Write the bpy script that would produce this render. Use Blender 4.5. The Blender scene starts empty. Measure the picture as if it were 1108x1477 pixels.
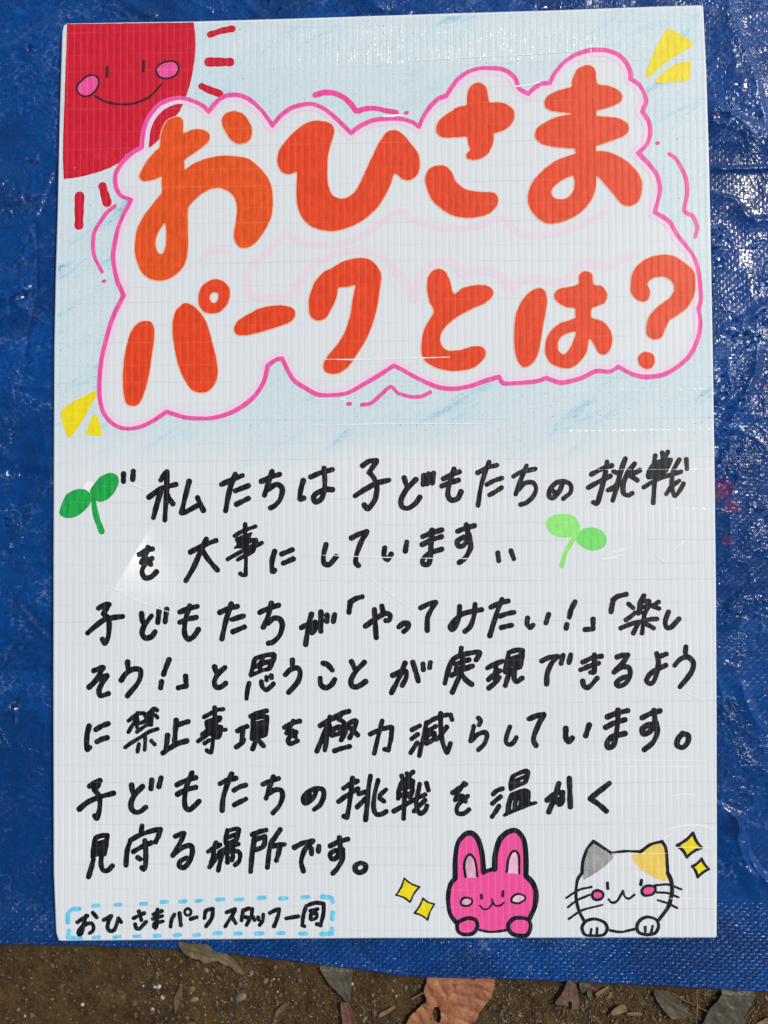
import bpy, math, random
import numpy as np
from mathutils import Euler

# ------------------------------------------------------------------ camera, sky, sun, exposure
SC = bpy.context.scene
COL = SC.collection
ZB = 0.0075                       # top face of the board, metres
CAM_LOC = np.array([0.016, -0.05742, 0.69872 + ZB])
CAM_ROT = (0.02679, 0.02113, -0.0067)
F, CX, CY, PH = 1109.0, 554.0, 738.5, 1477.0
cam = bpy.data.cameras.new('camera')
cam.sensor_fit = 'VERTICAL'
cam.sensor_height = 36.0
cam.lens = 36.0 * F / PH
cam.clip_start = 0.01
cam.clip_end = 200.0
camo = bpy.data.objects.new('camera', cam)
camo.location = CAM_LOC
camo.rotation_euler = CAM_ROT
COL.objects.link(camo)
SC.camera = camo

SUN_AZ, SUN_EL = 33.0, 47.0      # degrees: azimuth from +X, elevation
w = bpy.data.worlds.new('World')
SC.world = w
w.use_nodes = True
wn = w.node_tree.nodes
sky = wn.new('ShaderNodeTexSky')
sky.sky_type = 'NISHITA'
sky.sun_disc = False
sky.sun_elevation = math.radians(SUN_EL)
sky.sun_rotation = math.radians(90.0 - SUN_AZ)
sky.dust_density = 3.0
bg = wn['Background']
bg.inputs['Strength'].default_value = 0.065
w.node_tree.links.new(sky.outputs[0], bg.inputs[0])
sun = bpy.data.lights.new('sun', 'SUN')
sun.energy = 1.5
sun.angle = math.radians(10)
sun.color = (1.0, 0.93, 0.80)
suno = bpy.data.objects.new('sun', sun)
suno.rotation_euler = (0, math.radians(90 - SUN_EL), math.radians(SUN_AZ))
COL.objects.link(suno)
SC.view_settings.view_transform = 'Standard'
SC.view_settings.look = 'None'
SC.view_settings.exposure = 0.70
SC.view_settings.gamma = 1.0
SC.view_settings.use_curve_mapping = False

# ------------------------------------------------------------------ helpers
RM = np.array(Euler(CAM_ROT, 'XYZ').to_matrix())
rnd = random.Random(7)

def unproject(px, py, z):
    """photograph pixel -> point of the horizontal plane at height z (z may be an array)"""
    px = np.asarray(px, float); py = np.asarray(py, float)
    d = np.stack([(px - CX) / F, -(py - CY) / F, -np.ones_like(px)], -1) @ RM.T
    t = (np.asarray(z) - CAM_LOC[2]) / d[..., 2]
    return CAM_LOC + d * t[..., None]

class Noise:
    def __init__(s, seed):
        s.t = np.random.RandomState(seed).rand(256, 256)
    def __call__(s, x, y):
        xi = np.floor(x).astype(int); yi = np.floor(y).astype(int)
        fx = x - xi; fy = y - yi
        fx = fx * fx * (3 - 2 * fx); fy = fy * fy * (3 - 2 * fy)
        t = s.t
        a = t[xi % 256, yi % 256]; b = t[(xi + 1) % 256, yi % 256]
        c = t[xi % 256, (yi + 1) % 256]; d = t[(xi + 1) % 256, (yi + 1) % 256]
        return (a + (b - a) * fx) * (1 - fy) + (c + (d - c) * fx) * fy - 0.5
N1, N2, N3, N4 = Noise(1), Noise(2), Noise(3), Noise(4)

BASE = unproject(554, 738.5, ZB - 0.0045)        # the sign's own origin
BASE[2] = ZB - 0.0045
def on_board(px, py):
    q = unproject(px, py, ZB) - BASE
    return float(q[0]), float(q[1])

def lin(r, g, b):
    f = lambda c: (c / 255 / 12.92) if c <= 10 else ((c / 255 + 0.055) / 1.055) ** 2.4
    return (f(r), f(g), f(b))

KEXP = 1.22                       # albedo per unit of the pixel value seen in even light
def alb(r, g, b):
    return tuple(min(0.9, c * KEXP) for c in lin(r, g, b)) + (1.0,)

class NT:
    """terse node builder"""
    def __init__(s, tree):
        s.t = tree
    def n(s, typ, ins=None, **kw):
        nd = s.t.nodes.new(typ)
        for k, v in kw.items():
            setattr(nd, k, v)
        for k, v in (ins or {}).items():
            s.put(nd.inputs[k], v)
        return nd
    def put(s, sock, v):
        if hasattr(v, 'links'):
            s.t.links.new(v, sock)
        else:
            sock.default_value = v
    def m(s, op, a, b=None, c=None, clamp=False):
        nd = s.t.nodes.new('ShaderNodeMath'); nd.operation = op; nd.use_clamp = clamp
        s.put(nd.inputs[0], a)
        if b is not None: s.put(nd.inputs[1], b)
        if c is not None: s.put(nd.inputs[2], c)
        return nd.outputs[0]
    def noise(s, vec, scale, detail=2.0, rough=0.5, dist=0.0):
        nd = s.n('ShaderNodeTexNoise', {'Scale': scale, 'Detail': detail, 'Roughness': rough, 'Distortion': dist})
        s.t.links.new(vec, nd.inputs['Vector'])
        return nd.outputs['Fac']
    def maprange(s, v, a, b, c=0.0, d=1.0):
        nd = s.n('ShaderNodeMapRange', {'From Min': a, 'From Max': b, 'To Min': c, 'To Max': d}); nd.interpolation_type = 'SMOOTHSTEP'
        s.put(nd.inputs['Value'], v)
        return nd.outputs['Result']
    def scale(s, vec, v):
        nd = s.n('ShaderNodeVectorMath', operation='MULTIPLY'); s.t.links.new(vec, nd.inputs[0]); nd.inputs[1].default_value = v
        return nd.outputs[0]
    def mix(s, f, a, b, mode='MIX'):
        nd = s.n('ShaderNodeMix', data_type='RGBA', blend_type=mode)
        s.put(nd.inputs['Factor'], f)
        s.put(nd.inputs[6], a); s.put(nd.inputs[7], b)
        return nd.outputs[2]

def new_mat(name):
    m = bpy.data.materials.new(name); m.use_nodes = True
    t = NT(m.node_tree)
    return m, t, m.node_tree.nodes['Principled BSDF']

def link(name, me, parent=None, loc=None):
    o = bpy.data.objects.new(name, me)
    COL.objects.link(o)
    if parent is not None: o.parent = parent
    if loc is not None: o.location = loc
    return o

def tag(o, label=None, cat=None, group=None, kind=None):
    for k, v in (('label', label), ('category', cat), ('group', group), ('kind', kind)):
        if v: o[k] = v
    return o

def mesh_np(name, v, f, mats, smooth=False, mi=None):
    me = bpy.data.meshes.new(name)
    if isinstance(f, np.ndarray):
        n, k = f.shape
        me.vertices.add(len(v)); me.vertices.foreach_set('co', np.asarray(v, np.float32).ravel())
        me.loops.add(n * k); me.loops.foreach_set('vertex_index', f.astype(np.int32).ravel())
        me.polygons.add(n); me.polygons.foreach_set('loop_start', np.arange(0, n * k, k, dtype=np.int32))
        me.update(calc_edges=True); me.validate()
    else:
        me.from_pydata([tuple(p) for p in v], [], f); me.update()
    for m in mats: me.materials.append(m)
    if mi is not None: me.polygons.foreach_set('material_index', np.asarray(mi, np.int32))
    if smooth: me.polygons.foreach_set('use_smooth', np.ones(len(me.polygons), bool))
    me.update()
    return me

def smooth_path(pts, step=3.0, closed=False):
    """Catmull-Rom through the points"""
    P = np.asarray(pts, float).reshape(-1, 2)
    if len(P) < 3 and not closed:
        n = max(2, int(np.hypot(*(P[-1] - P[0])) / step))
        return P[0] + (P[-1] - P[0]) * np.linspace(0, 1, n)[:, None]
    if closed: Q = np.vstack([P[-1], P, P[0], P[1]])
    else: Q = np.vstack([2 * P[0] - P[1], P, 2 * P[-1] - P[-2]])
    out = []
    for i in range(1, len(Q) - 2):
        a, b, c, d = Q[i - 1], Q[i], Q[i + 1], Q[i + 2]
        n = max(2, int(np.hypot(*(c - b)) / step) + 1)
        t = np.linspace(0, 1, n, endpoint=False)[:, None]
        m1, m2 = (c - a) * 0.45, (d - b) * 0.45
        out.append((2*t**3 - 3*t**2 + 1) * b + (t**3 - 2*t**2 + t) * m1 + (-2*t**3 + 3*t**2) * c + (t**3 - t**2) * m2)
    r = np.vstack(out)
    if not closed: r = np.vstack([r, P[-1]])
    return r

class Ink:
    """strokes and filled shapes (photo pixels) -> one clean flat mesh, by contouring their distance field"""
    def __init__(s, cell=0.6, wob=0.35):
        s.cell, s.wob, s.items = cell, wob, []
    def stroke(s, pts, r, closed=False, curve=True, taper=0.0):
        P = smooth_path(pts, 2.0, closed) if curve else np.asarray(pts, float).reshape(-1, 2)
        if closed: P = np.vstack([P, P[0]])
        u = np.linspace(0, 1, len(P))
        ph = rnd.random() * 9
        rr = r * (1 + 0.06 * np.sin(u * 5 + ph) + 0.05 * np.sin(u * 13 + ph * 2))
        if taper: rr = rr * (1 - taper * np.abs(2 * u - 1) ** 3)
        s.items.append(('s', P, rr)); return s
    def fill(s, outer, holes=(), curve=True):
        g = lambda p: smooth_path(p, 2.0, True) if curve else np.asarray(p, float).reshape(-1, 2)
        s.items.append(('f', [g(outer)] + [g(h) for h in holes])); return s
    @staticmethod
    def inside(loops, X, Y):
        ins = np.zeros(X.shape, bool)
        for L in loops:
            for (x1, y1), (x2, y2) in zip(L, np.roll(L, -1, 0)):
                if y1 == y2: continue
                c = ((Y >= y1) != (Y >= y2)) & (X < (x2 - x1) * (Y - y1) / (y2 - y1) + x1)
                ins ^= c
        return ins
    @staticmethod
    def seg_dist(D, x0, y0, cell, P, rr, reach):
        ny, nx = D.shape
        for i in range(len(P) - 1):
            (ax, ay), (bx, by) = P[i], P[i + 1]
            R = max(rr[i], rr[i + 1]) + reach
            i0 = max(0, int((min(ax, bx) - R - x0) / cell)); i1 = min(nx, int((max(ax, bx) + R - x0) / cell) + 2)
            j0 = max(0, int((min(ay, by) - R - y0) / cell)); j1 = min(ny, int((max(ay, by) + R - y0) / cell) + 2)
            if i1 <= i0 or j1 <= j0: continue
            X = x0 + cell * np.arange(i0, i1)[None, :]; Y = y0 + cell * np.arange(j0, j1)[:, None]
            dx, dy = bx - ax, by - ay
            L2 = dx * dx + dy * dy + 1e-9
            t = np.clip(((X - ax) * dx + (Y - ay) * dy) / L2, 0, 1)
            d = np.hypot(X - ax - t * dx, Y - ay - t * dy) - (rr[i] + (rr[i + 1] - rr[i]) * t)
            np.minimum(D[j0:j1, i0:i1], d, out=D[j0:j1, i0:i1])
    def field(s, grow=0.0, clip=None):
        pts = np.vstack([np.vstack(it[1]) if it[0] == 'f' else it[1] for it in s.items])
        rm = max([it[2].max() for it in s.items if it[0] == 's'] + [0]) + grow + 3
        x0, y0 = pts.min(0) - rm; x1, y1 = pts.max(0) + rm
        nx, ny = int((x1 - x0) / s.cell) + 2, int((y1 - y0) / s.cell) + 2
        D = np.full((ny, nx), 9.0)
        X, Y = np.meshgrid(x0 + s.cell * np.arange(nx), y0 + s.cell * np.arange(ny))
        for it in s.items:
            if it[0] == 's':
                s.seg_dist(D, x0, y0, s.cell, it[1], it[2], 3.0 + grow)
            else:
                E = np.full((ny, nx), 6.0)
                for L in it[1]:
                    Q = np.vstack([L, L[0]])
                    s.seg_dist(E, x0, y0, s.cell, Q, np.zeros(len(Q)), 6.0)
                E = np.where(s.inside(it[1], X, Y), -E, E)
                D = np.minimum(D, E)
        D = D - grow
        D = D + s.wob * (N1(X / 3.1, Y / 3.1) + 0.8 * N2(X / 8.0, Y / 8.0))
        if clip is not None:
            D = np.where(s.inside(clip, X, Y), D, np.maximum(D, 1.0))
        return x0, y0, D
    def polys(s, grow=0.0, clip=None):
        x0, y0, D = s.field(grow, clip)
        c = s.cell
        ins = D < 0
        full = ins[:-1, :-1] & ins[1:, :-1] & ins[:-1, 1:] & ins[1:, 1:]
        anyi = ins[:-1, :-1] | ins[1:, :-1] | ins[:-1, 1:] | ins[1:, 1:]
        V, Fc = [], []
        for j in range(full.shape[0]):
            row = full[j].astype(np.int8)
            e = np.diff(np.concatenate([[0], row, [0]]))
            for a, b in zip(np.where(e == 1)[0], np.where(e == -1)[0]):
                k = len(V)
                V += [(a, j), (b, j), (b, j + 1), (a, j + 1)]
                Fc.append((k + 3, k + 2, k + 1, k))
        for j, i in zip(*np.where(anyi & ~full)):
            cs = ((i, j), (i + 1, j), (i + 1, j + 1), (i, j + 1))
            d = [D[y, x] for x, y in cs]
            poly = []
            for q in range(4):
                p1, p2, d1, d2 = cs[q], cs[(q + 1) % 4], d[q], d[(q + 1) % 4]
                if d1 < 0: poly.append(p1)
                if (d1 < 0) != (d2 < 0):
                    t = d1 / (d1 - d2)
                    poly.append((p1[0] + (p2[0] - p1[0]) * t, p1[1] + (p2[1] - p1[1]) * t))
            if len(poly) >= 3:
                k = len(V); V += poly
                Fc.append(tuple(range(k + len(poly) - 1, k - 1, -1)))
        V = np.array(V, float).reshape(-1, 2) * c + [x0, y0]
        return V, Fc

LAYER = 0.000028
def ink_mesh(name, ink, mat, layer, parent, grow_under=None, clip=None):
    """link an Ink as one mesh lying on the board; grow_under = (pixels, material, layer) adds the bleed rim"""
    V, Fc = ink.polys(0.0, clip)
    W = unproject(V[:, 0], V[:, 1], ZB + LAYER * layer)
    mi = [0] * len(Fc); mats = [mat]
    if grow_under:
        V2, F2 = ink.polys(grow_under[0], clip)
        W2 = unproject(V2[:, 0], V2[:, 1], ZB + LAYER * grow_under[2])
        F2 = [tuple(k + len(W) for k in f) for f in F2]
        W = np.vstack([W, W2]); mi += [1] * len(F2); Fc = Fc + F2; mats.append(grow_under[1])
    return link(name, mesh_np(name, W - BASE, Fc, mats, mi=mi), parent)

def zoomed(reg, pts):
    x0, y0, s = reg
    P = np.asarray(pts, float).reshape(-1, 2)
    return P / s + [x0, y0]

# ------------------------------------------------------------------ materials of the board and its inks
def taped_plastic(t, gain=1.0):
    """flutes, tape seams and waves of the clear-taped corrugated plastic: (normal, flute line mask, seam mask)"""
    tilt = 1.0 if gain == 1.0 else 0.2
    co = t.n('ShaderNodeTexCoord').outputs['Object']
    sep = t.n('ShaderNodeSeparateXYZ', {0: co})
    x, y = sep.outputs[0], sep.outputs[1]
    P = 0.0063
    wx = t.m('ADD', t.m('DIVIDE', x, P), t.m('MULTIPLY', t.m('SUBTRACT', t.noise(t.scale(co, (1, 0.25, 1)), 9.0, 1.0), 0.5), 0.9))
    fr = t.m('ABSOLUTE', t.m('SUBTRACT', t.m('FRACT', wx), 0.5))                    # 0 at a web, .5 between
    line = t.m('SUBTRACT', 1.0, t.maprange(fr, 0.04, 0.15))
    # tape seams: two edges per strip, wavering a little
    wy = t.m('ADD', t.m('DIVIDE', y, 0.0365), t.m('MULTIPLY', t.m('SUBTRACT', t.noise(t.scale(co, (0.35, 2.0, 1)), 6.0, 2.0), 0.5), 0.35))
    fy = t.m('FRACT', wy)
    s1 = t.m('SUBTRACT', 1.0, t.maprange(t.m('ABSOLUTE', t.m('SUBTRACT', fy, 0.3)), 0.006, 0.022))
    s2 = t.m('SUBTRACT', 1.0, t.maprange(t.m('ABSOLUTE', t.m('SUBTRACT', fy, 0.72)), 0.006, 0.018))
    seam = t.m('MAXIMUM', s1, t.m('MULTIPLY', s2, 0.6))
    seam = t.m('MULTIPLY', seam, t.maprange(t.noise(co, 11.0, 2.0), 0.38, 0.62))
    # where the sheet is wavy the flutes glint as short dashes
    def spot(cx, cy, rx, ry):
        dx = t.m('DIVIDE', t.m('SUBTRACT', x, cx), rx); dy = t.m('DIVIDE', t.m('SUBTRACT', y, cy), ry)
        d2 = t.m('ADD', t.m('MULTIPLY', dx, dx), t.m('MULTIPLY', dy, dy))
        return t.maprange(d2, 1.0, 0.1)
    wav = 0.0
    for px, py, rx, ry in GLINT:
        c = on_board(px, py)
        wav = t.m('MAXIMUM', wav, spot(c[0], c[1], rx * 0.00063, ry * 0.00063))
    cellv = t.n('ShaderNodeCombineXYZ', {0: t.m('MULTIPLY', t.m('FLOOR', t.m('ADD', t.m('MULTIPLY', wx, 2.0), 0.5)), 0.37), 1: t.m('MULTIPLY', y, 48.0)}).outputs[0]
    dash = t.maprange(t.noise(cellv, 1.0, 3.0, 0.75), 0.40, 0.64)
    flute = t.m('COSINE', t.m('MULTIPLY', wx, 2 * math.pi))
    fine = t.m('COSINE', t.m('MULTIPLY', wx, 4 * math.pi))
    h = t.m('ADD', t.m('MULTIPLY', flute, 0.00004), t.m('MULTIPLY', fine, t.m('MULTIPLY', t.m('MULTIPLY', wav, dash), 0.00030 * gain)))
    h = t.m('ADD', h, t.m('MULTIPLY', line, 0.00003))
    h = t.m('ADD', h, t.m('MULTIPLY', t.m('GREATER_THAN', fy, 0.3), 0.00002))
    h = t.m('ADD', h, t.m('MULTIPLY', seam, 0.000035))
    h = t.m('ADD', h, t.m('MULTIPLY', t.noise(co, 14.0, 2.0), 0.0016))
    h = t.m('ADD', h, t.m('MULTIPLY', t.noise(co, 220.0, 2.0), 0.00004))
    h = t.m('ADD', h, t.m('MULTIPLY', t.m('MULTIPLY', t.noise(t.scale(co, (1.0, 0.4, 1)), 300.0, 2.0, 0.6), t.m('ADD', wav, 0.12)), 0.0005))
    bump = t.n('ShaderNodeBump', {'Strength': 1.0, 'Distance': 1.0, 'Height': h})
    hb = t.m('ADD', t.m('MULTIPLY', flute, 0.00003), t.m('MULTIPLY', seam, 0.00003))
    soft = t.n('ShaderNodeBump', {'Strength': 1.0, 'Distance': 1.0, 'Height': hb})
    # bright sun patch, shaped by tipping the sheet's normals towards the sun
    ax, ay = on_board(222, 750); lx, ly = on_board(158, 860); rx_, ry_ = on_board(272, 866)
    yy = t.m('SUBTRACT', ay, y)
    xl = t.m('ADD', ax, t.m('MULTIPLY', yy, (lx - ax) / (ay - ly))); xr = t.m('ADD', ax, t.m('MULTIPLY', yy, (rx_ - ax) / (ay - ry_)))
    fm = t.m('MULTIPLY', t.maprange(t.m('SUBTRACT', x, xl), -0.0012, 0.0022), t.m('SUBTRACT', 1.0, t.maprange(t.m('SUBTRACT', x, xr), -0.030, 0.004)))
    fm = t.m('MULTIPLY', fm, t.maprange(yy, 0.0, 0.004)); fm = t.m('MULTIPLY', fm, t.m('SUBTRACT', 1.0, t.maprange(yy, 0.025, 0.085)))
    add = t.n('ShaderNodeVectorMath', operation='ADD'); t.t.links.new(bump.outputs['Normal'], add.inputs[0])
    t.t.links.new(t.n('ShaderNodeCombineXYZ', {0: t.m('MULTIPLY', fm, 0.54 * tilt), 1: t.m('MULTIPLY', fm, 0.20 * tilt)}).outputs[0], add.inputs[1])
    nn = t.n('ShaderNodeVectorMath', operation='NORMALIZE'); t.t.links.new(add.outputs[0], nn.inputs[0])
    ad2 = t.n('ShaderNodeVectorMath', operation='ADD'); t.t.links.new(soft.outputs['Normal'], ad2.inputs[0])
    t.t.links.new(t.n('ShaderNodeCombineXYZ', {0: t.m('MULTIPLY', fm, 0.34), 1: t.m('MULTIPLY', fm, 0.13)}).outputs[0], ad2.inputs[1])
    n2_ = t.n('ShaderNodeVectorMath', operation='NORMALIZE'); t.t.links.new(ad2.outputs[0], n2_.inputs[0])
    return (n2_.outputs[0], nn.outputs[0]), line, seam, co, wav

def gloss(t, b, nrm, rough=0.09):
    """the plastic itself, and the clear tape over it as a glossy coat"""
    t.put(b.inputs['Normal'], nrm[0]); t.put(b.inputs['Coat Normal'], nrm[1])
    b.inputs['Roughness'].default_value = 0.45
    b.inputs['Specular IOR Level'].default_value = 0.15
    b.inputs['Coat Weight'].default_value = 1.0
    b.inputs['Coat Roughness'].default_value = rough
    b.inputs['Coat IOR'].default_value = 1.5
# places (photo pixels, half sizes) where the taped sheet is most wavy
GLINT = [(580, 62, 420, 48), (600, 700, 240, 70), (930, 750, 110, 28), (930, 1280, 120, 100), (850, 1130, 200, 50),
         (900, 925, 130, 40), (130, 215, 70, 40), (130, 1000, 90, 40), (120, 1200, 60, 45)]

def board_colour(t, line, seam, co, wav):
    c = t.mix(t.noise(co, 5.0, 3.0), alb(197, 203, 206), alb(206, 212, 215))
    c = t.mix(t.m('MULTIPLY', line, t.m('ADD', 0.42, t.m('MULTIPLY', wav, 0.45))), c, alb(232, 236, 237))
    c = t.mix(t.m('MULTIPLY', seam, 0.35), c, alb(168, 174, 176))
    sp = t.maprange(t.noise(co, 900.0, 2.0), 0.74, 0.80)
    return t.mix(t.m('MULTIPLY', sp, 0.35), c, alb(120, 125, 130))

def board_mat():
    m, t, b = new_mat('taped_white_plastic')
    nrm, line, seam, co, wav = taped_plastic(t)
    c = board_colour(t, line, seam, co, wav)
    t.put(b.inputs['Base Color'], c); gloss(t, b, nrm)
    b.inputs['Specular IOR Level'].default_value = 0.15
    return m

def ink_mat(name, rgb, line_mix=0.14, var=0.12, rough=0.22, rub=0.0, line_rgb=None):
    """marker ink under the tape: slightly streaky, the flute webs showing through"""
    m, t, b = new_mat(name)
    nrm, line, seam, co, wav = taped_plastic(t, 0.55)
    base = alb(*rgb)
    dk = tuple(c * (1 - var) for c in base[:3]) + (1,)
    lt = tuple(min(.9, c * (1 + var) + 0.004) for c in base[:3]) + (1,)
    n = t.noise(t.scale(co, (1, 0.35, 1)), 260.0, 4.0, 0.65)
    c = t.mix(t.maprange(n, 0.32, 0.68), dk, lt)
    L = line_rgb or tuple(int(v + (235 - v) * 0.5) for v in rgb)
    c = t.mix(t.m('MULTIPLY', line, line_mix), c, alb(*L))
    c = t.mix(t.m('MULTIPLY', seam, line_mix * 1.2), c, alb(*L))
    if rub:
        c = t.mix(t.m('MULTIPLY', t.maprange(t.noise(t.scale(co, (1, 0.6, 1)), 240.0, 4.0, 0.7), 0.50, 0.72), rub), c, alb(*L))
    t.put(b.inputs['Base Color'], c); gloss(t, b, nrm)
    return m

def sheer_mat(name, rgb, density, kind='pen'):
    """thin highlighter or crayon: its own texture decides where the board shows through"""
    m, t, b = new_mat(name)
    nrm, line, seam, co, wav = taped_plastic(t)
    if kind == 'crayon':
        rv = t.n('ShaderNodeVectorRotate', {'Vector': co, 'Angle': math.radians(-31)}, rotation_type='Z_AXIS').outputs[0]
        rot = t.scale(rv, (0.2, 1.0, 1.0))
        n1 = t.noise(rot, 62.0, 4.0, 0.62, 0.4)
        n2 = t.noise(rot, 20.0, 3.0, 0.55, 0.3)
        grain = t.noise(co, 760.0, 3.0, 0.7)
        strong = t.m('MULTIPLY', t.maprange(n1, 0.52, 0.72), t.maprange(n2, 0.45, 0.65))
        a = t.m('ADD', t.m('MULTIPLY', t.maprange(n2, 0.25, 0.6), 0.12), t.m('MULTIPLY', strong, 0.55))
        a = t.m('MULTIPLY', t.m('ADD', a, 0.17), t.maprange(grain, 0.36, 0.60, 0.25, 1.45))
        speck = t.maprange(t.noise(co, 520.0, 2.0, 0.5), 0.69, 0.745)
        a = t.m('ADD', a, t.m('MULTIPLY', speck, 0.5), clamp=True)
        y = t.n('ShaderNodeSeparateXYZ', {0: co}).outputs[1]
        edge = t.m('ADD', y, t.m('ADD', t.m('MULTIPLY', t.m('SUBTRACT', n1, 0.5), 0.05), t.m('MULTIPLY', t.m('SUBTRACT', t.noise(co, 9.0, 2.0), 0.5), 0.04)))
        yl = on_board(554, 676)[1]; yh = on_board(554, 606)[1]
        a = t.m('MULTIPLY', a, t.maprange(edge, yl, yh))
        c = t.mix(speck, t.mix(strong, alb(138, 196, 206), alb(84, 158, 192)), alb(70, 110, 135))
    else:
        a = t.m('MULTIPLY', t.maprange(t.noise(co, 60.0, 3.0), 0.2, 0.8, 0.75, 1.15), density)
        c = alb(*rgb)
    c = t.mix(a, board_colour(t, line, seam, co, wav), c)
    t.put(b.inputs['Base Color'], c); gloss(t, b, nrm)
    return m

M = {}
M['board'] = board_mat()
M['crayon'] = sheer_mat('pale_blue_crayon', (0, 0, 0), 0.5, 'crayon')
M['white_clear'] = None
M['pale_pink'] = sheer_mat('pale_pink_highlighter', (255, 186, 212), 0.6)
M['faint_pink'] = sheer_mat('faint_pink_highlighter', (250, 180, 208), 0.36)
M['halo'] = ink_mat('pale_pink_halo', (243, 190, 220), 0.3)
M['pink_line'] = ink_mat('pink_marker', (232, 74, 146), 0.18)
M['magenta'] = ink_mat('deep_pink_marker', (224, 62, 138), 0.18)
M['orange'] = ink_mat('orange_marker', (208, 58, 8), 0.3, 0.1, line_rgb=(235, 105, 65))
M['orange_warm'] = ink_mat('light_orange_marker', (208, 72, 5), 0.3, 0.12, line_rgb=(238, 120, 62))
M['peach'] = ink_mat('peach_marker_bleed', (250, 172, 140), 0.2)
M['red'] = ink_mat('red_paint', (186, 10, 32), 0.28, 0.08, line_rgb=(228, 80, 100))
M['black'] = ink_mat('black_marker', (5, 5, 6), 0.10, 0.3, 0.15, rub=0.06, line_rgb=(125, 127, 130))
M['brown_black'] = ink_mat('dark_brown_marker', (60, 18, 22), 0.08, 0.3)
M['yellow'] = ink_mat('yellow_marker', (230, 200, 0), 0.25, 0.08, line_rgb=(245, 225, 80))
M['green'] = ink_mat('green_marker', (12, 150, 58), 0.14, 0.16, rub=0.12)
M['light_green'] = ink_mat('light_green_marker', (132, 216, 108), 0.2, 0.08)
M['light_green_deep'] = ink_mat('fresh_green_marker', (108, 206, 96), 0.2, 0.08)
M['rabbit_pink'] = ink_mat('hot_pink_marker', (236, 72, 140), 0.2, 0.06, line_rgb=(250, 145, 190))
M['cheek_pink'] = ink_mat('cheek_pink_marker', (236, 70, 138), 0.2)
M['blush'] = ink_mat('blush_pink_marker', (248, 172, 192), 0.2)
M['grey_blush'] = ink_mat('greyish_pink_marker', (205, 160, 175), 0.2, 0.2)
M['grey'] = ink_mat('grey_marker', (140, 141, 138), 0.3, 0.2, rub=0.25)
M['ochre'] = ink_mat('ochre_marker', (232, 188, 84), 0.3, 0.1, line_rgb=(248, 224, 160))
M['cyan'] = ink_mat('sky_blue_marker', (92, 184, 222), 0.3, 0.14, rub=0.2)
m, t, b = new_mat('white_marks_and_glare')  # white of creases and correction fluid, and of the painted glare streaks
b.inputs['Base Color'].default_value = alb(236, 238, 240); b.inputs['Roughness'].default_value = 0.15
M['white_mark'] = m

# ------------------------------------------------------------------ the sign
sign = bpy.data.objects.new('sign_board', None)
COL.objects.link(sign)
sign.location = BASE
tag(sign, 'large white corrugated plastic sign with orange title and black handwriting lying on blue tarp', 'sign')

OUT = [(97, 34), (180, 32.5), (280, 31), (420, 27), (554, 22.5), (680, 18.5), (800, 15), (920, 10.5), (1009, 7.5), (1012, 7.8), (1014.3, 10),
       (1018.7, 101), (1022.9, 237), (1025.6, 372), (1028, 500), (1030.6, 669), (1032.6, 839), (1033.5, 1000), (1034.2, 1259), (1033.6, 1350), (1032, 1352.6),
       (900, 1352.6), (720, 1353), (554, 1353.2), (420, 1354), (250, 1355.5), (90, 1357.2), (84.5, 1356.5), (81, 1345),
       (77.4, 1258), (76.8, 1000), (77, 805), (78.2, 500), (80, 407), (83, 305), (86, 170), (89.7, 46), (92, 37)]
def board_panel():
    Lp = np.array(OUT)
    # denser outline, two bevel rings, underside, one n-gon top
    L = []
    for a, c in zip(Lp, np.roll(Lp, -1, 0)):
        n = max(1, int(np.hypot(*(c - a)) / 25))
        L += [a + (c - a) * k / n for k in range(n)]
    L = np.array(L)
    cen = L.mean(0)
    tan = np.roll(L, -1, 0) - np.roll(L, 1, 0)
    nor = np.stack([-tan[:, 1], tan[:, 0]], -1); nor /= np.hypot(nor[:, 0], nor[:, 1])[:, None]
    nor = np.where(((nor * (cen - L)).sum(1) > 0)[:, None], nor, -nor)
    rings = []
    for inset, z in ((1.6, ZB), (0.6, ZB - 0.0003), (0.0, ZB - 0.0010), (0.0, ZB - 0.0036), (0.8, ZB - 0.0043)):
        Q = L + nor * inset
        rings.append(unproject(Q[:, 0], Q[:, 1], z))
    V = np.vstack(rings) - BASE
    n = len(L); Fc = [tuple(range(n - 1, -1, -1))]
    for r in range(len(rings) - 1):
        for i in range(n):
            j = (i + 1) % n
            Fc.append((r * n + i, r * n + j, (r + 1) * n + j, (r + 1) * n + i))
    Fc.append(tuple((len(rings) - 1) * n + i for i in range(n)))
    return link('panel', mesh_np('panel', V, Fc, [M['board']]), sign)
panel = board_panel()

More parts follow.
